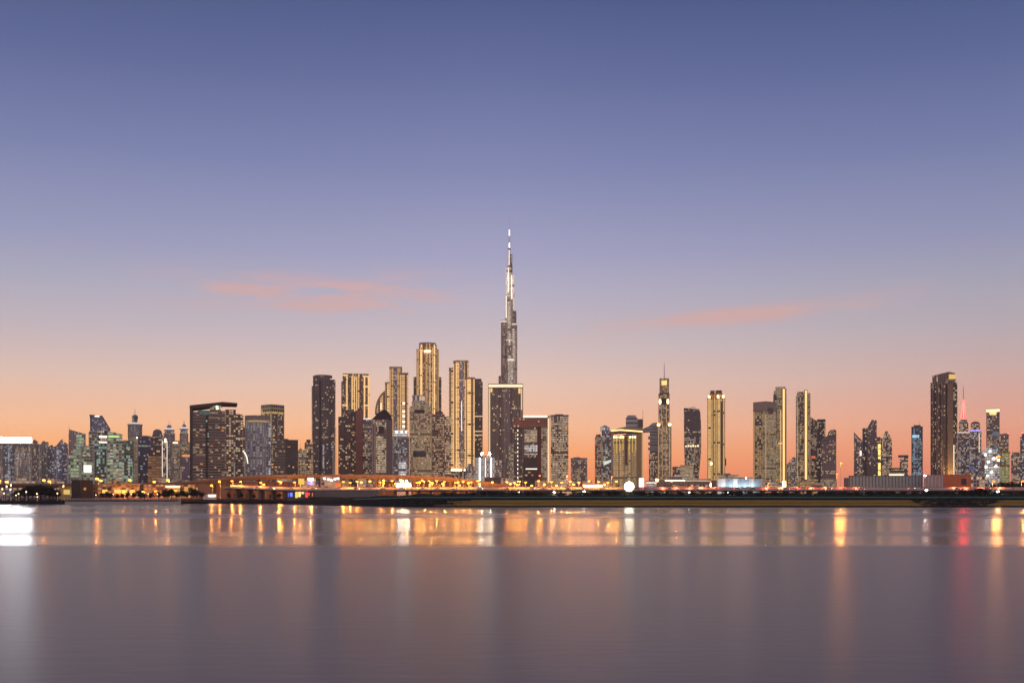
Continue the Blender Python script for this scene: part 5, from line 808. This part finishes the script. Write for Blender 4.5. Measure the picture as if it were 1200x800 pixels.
p1 = mk(11, LAMP, 'sodium', r=.95, watt=6000)
road_l = [(px, 563.6+((i*37) % 5)*.5, RY+19, RZ) for i, px in enumerate((273,283,306.5,328,346,365,403,411,419,446,460,476,489,497,505,512,521,534,543,552,560,594,603,609,616,631,646,658,668,678,690,701,712,722))]
lamps(p1, road_l, 'sodium lamps along the shore road', 'sodium street lamp glowing orange on the shore road verge')
far_l = [(px, py, 960, GZ) for px, py in ((434,564),(450,563),(470,562.6),(483,564.6),(495,562),(503,564),(515,566),(525,566.5),(535,566),(546,566.4),(598,567),(606,568),(623,569),(638,567.5),(652,569),(672,567.6),(684,568.5),(708,567.5))]
p2 = mk(12, emis('amber lamp', (1, .3, .03), 12), 'amber', r=1.2, watt=9000)
lamps(p2, far_l, 'amber lamps in the streets behind the viaduct', 'amber street lamp glowing in the streets behind the viaduct')
left_l = [(1,563.5,880,GZ),(9.5,564.5,880,GZ),(53,562.6,900,GZ),(59.5,564,900,GZ),(115,560.8,900,GZ),(119.5,563,900,GZ),(153.5,562.6,900,GZ),(198,562.6,880,GZ),(182,564.6,900,GZ)]
lamps(mk(14, LAMP, 'sodium', r=1.25, watt=9000), left_l, 'tall sodium lamps behind the left shore', 'tall sodium street lamp glowing behind the left shore viaduct')
under = [(258.2,564.6,805,GZ),(249,569,805,GZ),(189,570,800,GZ),(207,575,770,GZ),(184,575.5,770,GZ),(169,576,770,GZ),(146,576,770,GZ),(310,568,815,GZ)]+[(q, 565.5+(i%3)*.8, 831, GZ) for i, q in enumerate((330,352,398,424,450,464,492,507,519,537,549,562,577))]
lamps(mk(9, LAMP, 'sodium', r=.9, watt=7000), under, 'lamps below the viaduct', 'short sodium lamp glowing on the ground beside the viaduct')
# the few lamps one can single out
LAMPO = emis('orange sodium globe', (1, .25, .02), 3.2)
def one(px, py, Y, gz, mat, label, r=1.0, h=14, arm=2.4, name='street_lamp', cat='street lamp'):
    pr = lamp_proto(h, LAMPO if mat is LAMP else mat, label, arm, r, name, cat, 13000 if mat is LAMP else 0); pr.location = (wx(px, Y), Y, gz); pr.scale = (1, 1, (wz(py, Y)-gz)/(h-.9)); return pr
one(985, 543, 760, GZ, LAMP, 'tall lone sodium lamp between the dark tower and the slanted tower', 1.0, 26)
one(1167.8, 535, 745, GZ, LAMP, 'very tall sodium lamp before the white worklight block', 1.5, 30)
one(1163, 564, 820, GZ, LAMP, 'low sodium lamp right of the orange walled building', 1.1, 12)
one(1197, 563.8, 820, GZ, LAMP, 'sodium lamp at the right frame edge', 1.1, 12)
one(980, 556, 900, GZ, LAMP, 'sodium lamp at left end of the grey blue hoarding', .8, 12)
one(632.4, 557.6, 1000, GZ, LAMP, 'sodium lamp before the red banded block', .9, 14)
one(664.6, 557.6, 1000, GZ, LAMP, 'sodium lamp before the boxy speckled tower', .9, 14)
one(716.8, 559, 1000, GZ, LAMP, 'sodium lamp before the golden hotel block', .9, 14)
one(810.5, 569, 900, GZ, LAMP, 'sodium lamp before the long white edged hall', .7, 10)
one(900, 566.5, 880, GZ, LAMP, 'sodium lamp at foot of the broad tan tower', .7, 10)
one(1082.6, 557.5, 860, GZ, emis('cool white lamp', (.85,.95,1), 60), 'white lamp between grey and pink hoardings', .8, 16)
one(1085, 574.6, 640, 5.0, emis('small flood', (1,.92,.8), 22), 'white lamp on the bank before the pink hoarding', .9, 5, .6)
one(1168.2, 576.4, 610, 6.2, LAMPW, 'white floodlight on the bank at the foot of the tall lamp', .9, 4, .6, 'floodlight', 'floodlight')
for px, py, wh in ((649.6,577,'below the boxy speckled tower'),(684.4,576.2,'below the low grey block'),(608,576.8,'below the framed tower'),(807.5,577,'below the twisted tower'),(852.4,577.2,'below the gold ribbed tower')):
    one(px, py, 606, 6.4, emis('bank flood', (1,.9,.75), 120) if px < 700 and px > 640 else emis('small flood', (1,.92,.8), 22), 'small white floodlight on the grass bank '+wh, .55, 3, .5, 'floodlight', 'floodlight')
# the dazzling floodlight
t = T('floodlight_mast', 'dazzling white floodlight cluster on the bank before the golden hotel block', 'floodlight', 737.3, 612, face=True, gz=6.6); h = wz(569.6, 612)-6.6
mb = MB(); mb.tube([(-.3, .35), (h-1.2, .22)], (0, 0), 8); link('mast', mb.mesh('mast', [STEEL]), t.o); mb = MB(); mb.box(-2.7, 2.7, .36, .6, h-1.7, h-1.45); mb.box(-2.7, 2.7, .36, .6, h+1.3, h+1.55); link('crossbar', mb.mesh('crossbar', [STEEL]), t.o)
for i in range(19):
    c, z = (0, h-.1) if i == 18 else ((1.3*cos(i*pi/3), h-.1+1.3*sin(i*pi/3)) if i < 6 else (2.5*cos(i*pi/6), h-.1+2.5*sin(i*pi/6))); rim = [(c+.62*cos(q), z+.62*sin(q)) for q in [2*pi*k/14 for k in range(14)]]
    mb = MB(); mb.outline(rim, -.25, .35, 0, 0); o = link('lamp_housing', mb.mesh('lamp_housing', [GREYM]), t.o)
    mb = MB(); mb.outline([(c+(x-c)*.9, z+(y-z)*.9) for x, y in rim], -.33, -.255, 0, 0); link('lamp_glass', mb.mesh('lamp_glass', [emis('flood glass', (1, .86, .62), 16)]), o)
# added red lamps giving the glow of the tail light trails
sm = emis('trail glow red', (1, .1, .04), 6)
proto = mk(3.2, sm, 'red', arm=.3, r=.45, name='trail_lamp', cat='added lamp', watt=2500, tint=(1,.12,.05))
lamps(proto, [(px, 571.2+(i % 3)*.35, RY+17.8, RZ) for i, px in enumerate((777,792,808,822,838,898,915,932,951,968,986,1004,1118,1132,1150,1172))], 'added red glow lamps along the right part of the shore road', 'short added red lamp for tail light glow beside the right half of the shore road')
for o in [q for q in S.objects if q.parent is None and q.type == 'EMPTY' and 'h' in q.keys() and q.location.length < .01]:
    for c in list(o.children): bpy.data.objects.remove(c)
    bpy.data.objects.remove(o)
for q in S.objects:
    if 'h' in q.keys(): del q['h']
# ---------------------------------------------------------------- cars
def car_proto(col, lit):
    o = bpy.data.objects.new('car', None); C.objects.link(o); mb = MB()
    mb.outline([(-2.2,.35),(2.2,.35),(2.25,.75),(2.0,.92),(1.1,1.0),(.55,1.45),(-1.0,1.48),(-1.7,1.02),(-2.2,.95)], -.86, .86, 0, 0); link('body', mb.mesh('body', [plain('car paint '+str(col), col, .3, .3, var=.05)]), o)
    mb = MB(); mb.outline([(1.0,1.02),(.52,1.4),(-.95,1.42),(-1.5,1.03)], -.875, .875, 0, 0); link('window', mb.mesh('window', [plain('car glass', (.02,.02,.025), .1)]), o)
    for x in (-1.35, 1.35):
        for y in (-.8, .62):
            mb = MB(); mb.outline([(x+.34*cos(a), .34+.34*sin(a)) for a in [2*pi*k/12 for k in range(12)]], y, y+.2, 0, 0); link('wheel', mb.mesh('wheel', [plain('tyre', (.02,.02,.02), .9)]), o)
    for y in (-.75, .45):
        mb = MB(); mb.box(2.2, 2.32, y, y+.32, .62, .84); link('headlight', mb.mesh('headlight', [emis('headlight', (1,.93,.8), 60)]), o)
        mb = MB(); mb.box(-2.3, -2.19, y, y+.32, .68, .92); link('taillight', mb.mesh('taillight', [emis('taillight', (1,.06,.03), 25)]), o)
    return o
cars = [(car_proto((.6,.6,.62), 1), 'white'), (car_proto((.06,.06,.07), 1), 'black'), (car_proto((.3,.31,.33), 1), 'silver')]
pos = []
for i in range(40):
    px = 290+i*25+R.uniform(-9, 9); ln = i % 2; k = R.randrange(3)
    pos.append((px, ln, k))
first = set()
for px, ln, k in pos:
    pr, nm = cars[k]; loc = (wx(px, RY), RY+(3.0 if ln else 12.2), rz_(px)+.012); rz = 0 if ln else pi
    if k not in first: o = pr; o.location = loc; o.rotation_euler = (0, 0, rz); first.add(k)
    else: o = dup(pr, loc, rz)
    tag(o, nm+' car driving along the shore road with its lights on', 'car', 'cars on the shore road')
# ---------------------------------------------------------------- left shore
t = T('kiosk', 'square dark brown building with orange lit left face on the left shore', 'building', 95, 735)
t.corner('shaft', 83.5, 94, 109, 562.8, mat=plain('kiosk wall', (.07,.045,.032), .85), trim=DARKT); t.corner('roof_slab', 83, 94, 109.5, 562, 563, mat=DARKT, trim=DARKT, yo=-.4); t.strip(98, 101, 571, 574, LITW[2], 2.0, .4, 'lit_window'); t.box('doorway', 103, 106, 575, None, d=.6, yo=4.4, mat=DARKT)
t = T('terrace_hall', 'long flat roofed hall with amber lit openings left of the viaduct ramp', 'building', 145, 775)
t.box('roof_slab', 106, 166, 566.5, 568, d=16, yo=-2, mat=plain('hall roof', (.26,.25,.2))); t.box('wall', 108, 164, 568, None, d=12, mat=facade((.1,.055,.03), BRZ, cw=5, ch=3.4, mx=.3, my=.35, lit=.3, lc=AMB, lc2=WARM, st=1.4))
for a, b in ((134, 142), (143, 149), (170, 170.1), (120, 126), (152, 158)):
    if b-a > 1: t.strip(a, b, 573.5, 577.5, emis('amber opening', (1,.5,.12), 1.6 if a in (134, 143) else .6), 0, .4, 'lit_opening')
for a in (112, 131, 150.5, 160): t.box('column', a, a+.8, 568, None, d=.6, yo=-1.6, mat=VC)
t = T('shop_row', 'row of small shops with bright peach lit fronts beneath the viaduct', 'building', 196, 790)
t.box('wall', 168, 232, 567.5, None, d=9, mat=facade((.1,.045,.025), BRZ, cw=4.4, ch=3.4, mx=.3, my=.35, lit=.3, lc=AMB, lc2=WARM, st=1.4)); t.strip(194, 211, 568.8, 571.2, emis('peach fascia', (1,.72,.4), 2.2), 0, .4, 'lit_fascia'); t.strip(216, 228, 570, 575.5, emis('shop front', (1,.5,.14), .7), 0, .4, 'lit_front'); t.strip(203, 211, 573, 578, emis('shop front', (1,.5,.14), .7), 0, .4, 'lit_front'); t.box('awning', 192, 213, 568, 568.8, d=2, yo=-2, mat=VC)
t = T('terrace_bar', 'small yellow lit pavilion between tree mound and brown kiosk', 'building', 77, 760)
t.box('wall', 69, 83, 569, None, d=8, mat=plain('yellow render', (.5,.36,.14), .85)); t.strip(74, 82, 573.5, 579, emis('yellow front', (1,.66,.2), .8), 0, .4, 'lit_front'); t.box('roof_slab', 68, 84, 568.2, 569.2, d=10, yo=-1, mat=VC)
t = T('small_pavilion', 'low cream pavilion with bright front under the viaduct arch', 'building', 246, 765)
t.box('wall', 238, 254, 578.6, None, d=6, mat=PALE); t.strip(244, 252.5, 579.4, 581.8, emis('pavilion front', (1,.9,.75), 2.4), 0, .4, 'lit_front'); t.box('roof_slab', 237, 255, 578, 578.8, d=8, yo=-1, mat=VC)
t = T('promenade_railing', 'pale promenade railing along the top of the left beach', 'railing', 142, 697, face=False, gz=2.6)
mb = MB(); a, b = t.x(72), t.x(212); mb.box(a, b, -.2, .2, 1.0, 1.3); link('top_rail', mb.mesh('top_rail', [PALE]), t.o); mb = MB(); mb.box(a, b, -.1, .1, .35, .5); link('lower_rail', mb.mesh('lower_rail', [PALE]), t.o)
pm = MB(); pm.box(-.09, .09, -.12, .12, -.4, 1.0); pmesh = pm.mesh('post', [PALE])
for k in range(43): link('post', pmesh, t.o, (a+.1+(b-a-.2)*k/42, 0, 0))
def bollard(px, py, Y, gz): 
    return (px, py, Y, gz)
pg = mk(3.4, emis('warm globe', (1, .66, .28), 6), 'globe', arm=.02, r=.42, name='globe_lamp', cat='lamp')
lamps(pg, [(3,574.6,700,2.4),(8,572,712,2.5),(12.5,575,700,2.4),(13,570.6,720,2.6),(19,581,697,2.2),(22,579.5,698,2.2),(31,577.5,700,2.4),(43.5,579.4,698,2.2),(44,582.6,696,2.0),(67.5,579,700,2.4),(5,579,699,2.3),(74.5,571.8,720,2.6)], 'globe lamps on the left quay', 'small warm globe lamp among the trees of the left quay')
pg2 = mk(3.4, emis('warm globe', (1, .66, .28), 6), 'globe', arm=.02, r=.32, name='globe_lamp', cat='lamp')
lamps(pg2, [(112.6,580.6,698,2.7),(133,579.8,699,2.7),(154,580,699,2.7),(174,579.6,699,2.7),(184.5,580,699,2.7)], 'globe lamps along the promenade', 'small warm globe lamp behind the promenade railing')
for o in [q for q in S.objects if q.parent is None and q.type == 'EMPTY' and 'h' in q.keys() and q.location.length < .01]:
    for c in list(o.children): bpy.data.objects.remove(c)
    bpy.data.objects.remove(o)
for q in S.objects:
    if 'h' in q.keys(): del q['h']
# bright coloured light panels at the shore below the viaduct
t = T('light_booth', 'fairground like booth with blue, yellow and red light panels on the shore', 'booth', 352, 715, gz=2.5)
t.box('wall', 336, 368, 575.4, None, d=5, mat=plain('booth wall', (.13,.1,.085))); t.box('roof_slab', 335.4, 368.6, 574.8, 575.6, d=6, yo=-.6, mat=DARKT)
for a, b, z, zz_, c, s in ((337.5, 339, 577, 582, (.2,.2,1), .7), (340, 342.8, 577, 581.6, (.15,.25,1), 1.4), (346, 349, 576, 583, (1,.6,.15), 1.3), (349.6, 352.4, 575.9, 582, (1,.7,.25), 1.6), (353, 356.4, 576, 578.6, (1,.8,.4), 1.0), (358, 360.8, 576.6, 582.4, (1,.05,.06), 2.0), (361.4, 363, 577, 580, (1,.1,.08), 1.2), (365.6, 366.6, 577, 581.5, (1,.3,.12), .8)):
    t.strip(a, b, z, zz_, emis('panel %.2f %.2f %.2f %.1f' % (c+(s,)), c, s), -.1, .3, 'light_panel')
t = T('white_shed', 'small shed with glaring white lit front under the viaduct', 'building', 472, 800)
t.box('wall', 464, 482, 565, None, d=6, mat=PALE); t.strip(465.5, 481, 567.2, 570.4, emis('shed front', (1,.9,.74), 45), 0, .4, 'lit_front'); t.box('roof_slab', 463.4, 482.6, 564.4, 565.2, d=7, yo=-.6, mat=PALE)
for a in (470.5, 475.5): t.strip(a, a+2, 562.6, 564.4, emis('shed lamp', (1,.9,.7), 110), 1, .6, 'roof_lamp')
t = T('lit_gate', 'small building with white and violet lit sign under the viaduct', 'building', 364, 800)
t.box('wall', 355, 370, 561, None, d=6, mat=facade((.3,.26,.26), GRY, cw=4, lit=.4, lc=WARM, lc2=WHT)); t.strip(360.6, 367.6, 559.6, 563, emis('gate light', (1,.85,.6), 3.2), 0, .4, 'lit_sign'); t.strip(360.4, 367.4, 564.6, 567.4, PURP, 0, .4, 'lit_sign'); t.strip(349.6, 356.6, 560.6, 567.4, emis('yellow sign', (1,.6,.12), 1.0), -1, .4, 'lit_sign')
t = T('lit_arcade', 'string of white lit shop signs right of the double viaduct pier', 'building', 387, 800)
t.box('wall', 376, 398, 558, None, d=6, mat=facade((.2,.17,.165), GRY, cw=4, lit=.3, lc=WARM, lc2=WHT)); 
for a, z in ((378.6, 559.5), (383.5, 560.4), (387, 561.4), (391, 560.2), (394.5, 559.4)): t.strip(a, a+3, z, z+2.2, emis('arcade sign', (1,.92,.9), 2.4), 0, .4, 'lit_sign')
t.strip(392.5, 400, 565.6, 569, emis('red orange awning light', (1,.2,.06), 1.0), -.2, .5, 'lit_awning')
t = T('market_hall', 'low hall with rows of yellow lit bays under the right end of the viaduct', 'building', 520, 900)
t.box('wall', 440, 556, 564.5, None, d=12, mat=plain('market wall', (.3,.15,.06), .85)); t.box('roof_slab', 439, 557, 563.6, 564.6, d=14, yo=-1, mat=VC)
for k in range(19): a = 443+k*5.9+R.uniform(-1, 1); t.strip(a, a+R.uniform(1.5, 3.6), 566.6+R.uniform(0, 1.2), 569+R.uniform(0, 1.5), emis('market bay %d' % (k % 3), (1, (.42, .55, .34)[k % 3], (.07, .16, .04)[k % 3]), (.8, 1.8, .6)[k % 3]), 0, .4, 'lit_bay')
t = T('petrol_canopy', 'bright cream lit flat canopy below the low grey block', 'building', 692, 1000)
t.box('canopy', 683, 706, 566.4, 568, d=14, mat=PALE); t.strip(684, 705.5, 568.2, 570.4, emis('canopy light', (1,.78,.42), 14), .5, .4, 'lit_fascia')
for a in (686, 694, 702): t.box('column', a, a+.8, 568, None, d=1, yo=4, mat=PALE)
# ---------------------------------------------------------------- guard rail on the bank
t = T('guard_rail', 'guard rail tinted teal for greenish light along the crest of the grass bank', 'railing', 800, 577, face=False, gz=3); mb = MB(); pm = MB(); b0 = t.o.location.copy(); TEALM = plain('teal light tint', (.06,.25,.21), .45, var=.1)  # greenish light on the rail is put into its teal colour
line = []
for px in range(415, 1330, 6):
    h = .3+.7*min(1, max(0, (px-335)/150)); Y = shore(px)+31; line.append((wx(px, Y)-b0.x, Y-b0.y, 4.6*h-b0.z))
ribbon(line, -.1, .1, .45, .9, mb); link('rail', mb.mesh('rail', [TEALM]), t.o)
for x, y, z in line: pm.box(x-.08, x+.08, y+.11, y+.25, z-.3, z+.9)
link('posts', pm.mesh('posts', [TEALM]), t.o)['kind'] = 'stuff'
# ---------------------------------------------------------------- planting
LEAF = [plain('leaf dark', (.028,.034,.02), .8, var=.4, scale=1.5), plain('leaf olive', (.05,.052,.026), .8, var=.4, scale=1.5)]; BARK = plain('bark', (.09,.065,.045), .9)
def leafblob(mb, c, r, n, sz, rr):
    for _ in range(n):
        while True:
            p = [rr.uniform(-1, 1) for _ in range(3)]; d = sqrt(sum(q*q for q in p))
            if .35 < d < 1: break
        q = [c[i]+p[i]*r[i] for i in range(3)]; s = sz*rr.uniform(.6, 1.3); a = rr.uniform(0, 2*pi); e = rr.uniform(-.9, .9)
        ux, uy, uz = cos(a)*s, sin(a)*s, 0; vx, vy, vz = -sin(a)*cos(e)*s*.6, cos(a)*cos(e)*s*.6, sin(e)*s*.6+.2*s
        b = len(mb.v); mb.v += [(q[0]-ux, q[1]-uy, q[2]), (q[0]+vx, q[1]+vy, q[2]+vz), (q[0]+ux, q[1]+uy, q[2]), (q[0]-vx, q[1]-vy, q[2]-vz)]; mb.face((b, b+1, b+2, b+3), [(0, 0)]*4, rr.randrange(2))
def shrub_mesh(seed):
    rr = random.Random(seed); mb = MB()
    for _ in range(6): leafblob(mb, (rr.uniform(-1.5, 1.5), rr.uniform(-1, 1), rr.uniform(.5, 1.2)), (rr.uniform(.8, 1.3), .9, rr.uniform(.6, 1.0)), 90, .28, rr)
    return mb.mesh('foliage', LEAF)
SH = [shrub_mesh(i) for i in range(4)]
sb = MB()
for k in range(4): a = k*1.6; sb.tube([(-.3, .09), (.9, .05)], (cos(a)*.35, sin(a)*.3), 6)
STEM = sb.mesh('stem', [BARK])
def shrub(px, Y, gz, s, label, group, sz=1.0):
    o = bpy.data.objects.new('shrub', None); C.objects.link(o); o.location = (wx(px, Y), Y, gz); o.scale = (s*1.3, s, s*sz); o.rotation_euler = (0, 0, R.uniform(-.4, .4)); tag(o, label, 'shrub', group)
    link('foliage', R.choice(SH), o); link('stem', STEM, o)
for i in range(92):
    px = 520+i*7.4+R.uniform(-2.5, 2.5); big = .5*sin(px*.045)+.35*sin(px*.11+1)
    h = max(.5, .95+.5*big+R.uniform(-.2, .35)); 
    if 1084 < px < 1112 or 1118 < px < 1158 or 685 < px < 722: h *= 1.5
    shrub(px, 600+R.uniform(0, 12), 6.4, h, 'dark low shrub in the uneven hedge along the bank top', 'shrubs along the bank top')
mb = MB(); rr = random.Random(3)
for i in range(900):
    px = 345+i*1.0+rr.uniform(-1, 1); f = min(1, max(0, (px-335)/150)); h = .3+.7*f; Y = shore(px)+rr.uniform(34, 74); leafblob(mb, (wx(px, Y), Y, 6.0*h+rr.uniform(-.3, .5)), (1.8, 1.4, .7), 14, .4, rr)
for i in range(520):
    px = rr.gauss(1119, 24) if i % 2 else rr.uniform(1070, 1168); e = 1-abs(px-1119)/62
    if e <= 0: continue
    Y = shore(px)+rr.uniform(1.5+20*(1-min(1, e*2.2)), 30); leafblob(mb, (wx(px, Y), Y, .35+(Y-shore(px))*.14+rr.uniform(0, .35)), (1.7, 1.5, .5), 16, .42, rr)
for i in range(420):
    px = 500+rr.gauss(0, 16); Y = shore(px)+rr.uniform(2, 30); leafblob(mb, (wx(px, Y), Y, .3+(Y-shore(px))*.14+rr.uniform(0, .3)), (1.5, 1.3, .4), 14, .4, rr)
tag(link('undergrowth', mb.mesh('undergrowth', LEAF)), 'dark scrubby undergrowth covering the grass bank', 'undergrowth', kind='stuff')
def tree_mesh(seed, h, w, n=9):
    rr = random.Random(seed); tb = MB(); cb = MB(); tb.tube([(-.5, .32), (h*.25, .22), (h*.6, .14)], (0, 0), 8)
    for k in range(6):
        a = k*1.05+rr.uniform(-.2, .2); L = w*.5; b = len(tb.v); z0 = h*rr.uniform(.25, .45); r = .1
        p0 = (0, 0, z0); p1 = (cos(a)*L, sin(a)*L, z0+h*.3)
        for p, q in ((p0, r), (p1, r*.4)):
            for m in range(5): an = 2*pi*m/5; tb.v.append((p[0]+q*cos(an), p[1]+q*sin(an), p[2]))
        for m in range(5): m2 = (m+1) % 5; tb.face((b+m, b+m2, b+5+m2, b+5+m), [(0, 0)]*4, 0)
    for _ in range(n):
        a = rr.uniform(0, 2*pi); q = rr.uniform(0, .75)*w; leafblob(cb, (cos(a)*q, sin(a)*q, h*rr.uniform(.45, .9)), (w*.42, w*.42, h*.17), 110, .34, rr)
    return tb.mesh('trunk', [BARK]), cb.mesh('crown', LEAF)
TM = [tree_mesh(20+i, 6, 2.8) for i in range(3)]
def tree(px, Y, gz, s, label, group=None, wide=1.0):
    o = bpy.data.objects.new('broadleaf_tree', None); C.objects.link(o); o.location = (wx(px, Y), Y, gz); o.scale = (s*wide, s*wide, s); o.rotation_euler = (0, 0, R.uniform(0, 6)); tag(o, label, 'tree', group)
    a, b = R.choice(TM); link('trunk', a, o); link('crown', b, o)
for px, s in ((19, 1.1), (24, 1.35), (29, 1.5), (33, 1.6), (38, 1.75), (43, 1.8), (48, 1.85), (53, 1.75), (58, 1.6), (62, 1.5), (66, 1.2)): tree(px, 712+R.uniform(-5, 5), 2.3, s, 'round dark tree in the clipped mound on the left quay', 'trees in the mound on the left quay', 1.25)
for px, s in ((119, .9), (125, 1.0), (130, .85), (143, .8), (150, .95), (157, .9), (163, 1.1), (192, 1.2), (201, 1.35), (224, 1.5), (186, 1.0), (176, .9), (169, .8), (197, 1.1), (207, .9), (213, 1.2), (219, 1.0), (230, 1.3), (236, 1.0), (113, .8), (137, .7)): tree(px, 716+R.uniform(-5, 8), 2.8, s, 'small dark tree behind the left beach promenade', 'trees behind the left promenade')
for px, s in ((268, .8), (276, .7), (283, .9), (291, .8), (297, .7), (318, .7), (327, .8)): tree(px, 742, 2.8, s, 'small dark tree standing on the shore under the viaduct', 'trees under the viaduct')
for px, s in ((1163, 2.0), (1170, 2.3), (1177, 2.1), (1184, 2.6), (1190, 2.2), (1196, 2.5), (1203, 2.3)): tree(px, 880, GZ, s, 'dark tree in the row below the right edge towers', 'trees below the right edge towers', 1.1)
for px, s in ((852, 1.9), (858, 2.2), (864, 1.8), (870, 2.1), (877, 2.0), (884, 1.8)): tree(px, 1060, 8.5, s, 'dark tree rising behind the pale blue lit hall', 'trees behind the pale blue hall')

# ---------------------------------------------------------------- evening haze over the creek and the city
HZ = HAZE
if HZ:
    mb = MB(); mb.box(-8200, 8200, -400, HFAR, -6, 900); m, t_ = newmat('haze air'); v = t_.n('ShaderNodeVolumePrincipled'); v.inputs['Color'].default_value = (.95, .9, .86, 1); v.inputs['Anisotropy'].default_value = .45; v.inputs['Density'].default_value = HZ
    o_ = t_.n('ShaderNodeOutputMaterial'); t_.l(v.outputs[0], o_.inputs['Volume']); tag(link('haze', mb.mesh('haze', [m])), 'thin evening haze over the creek and the city', 'haze', kind='stuff')
S.cycles.volume_bounces = 0
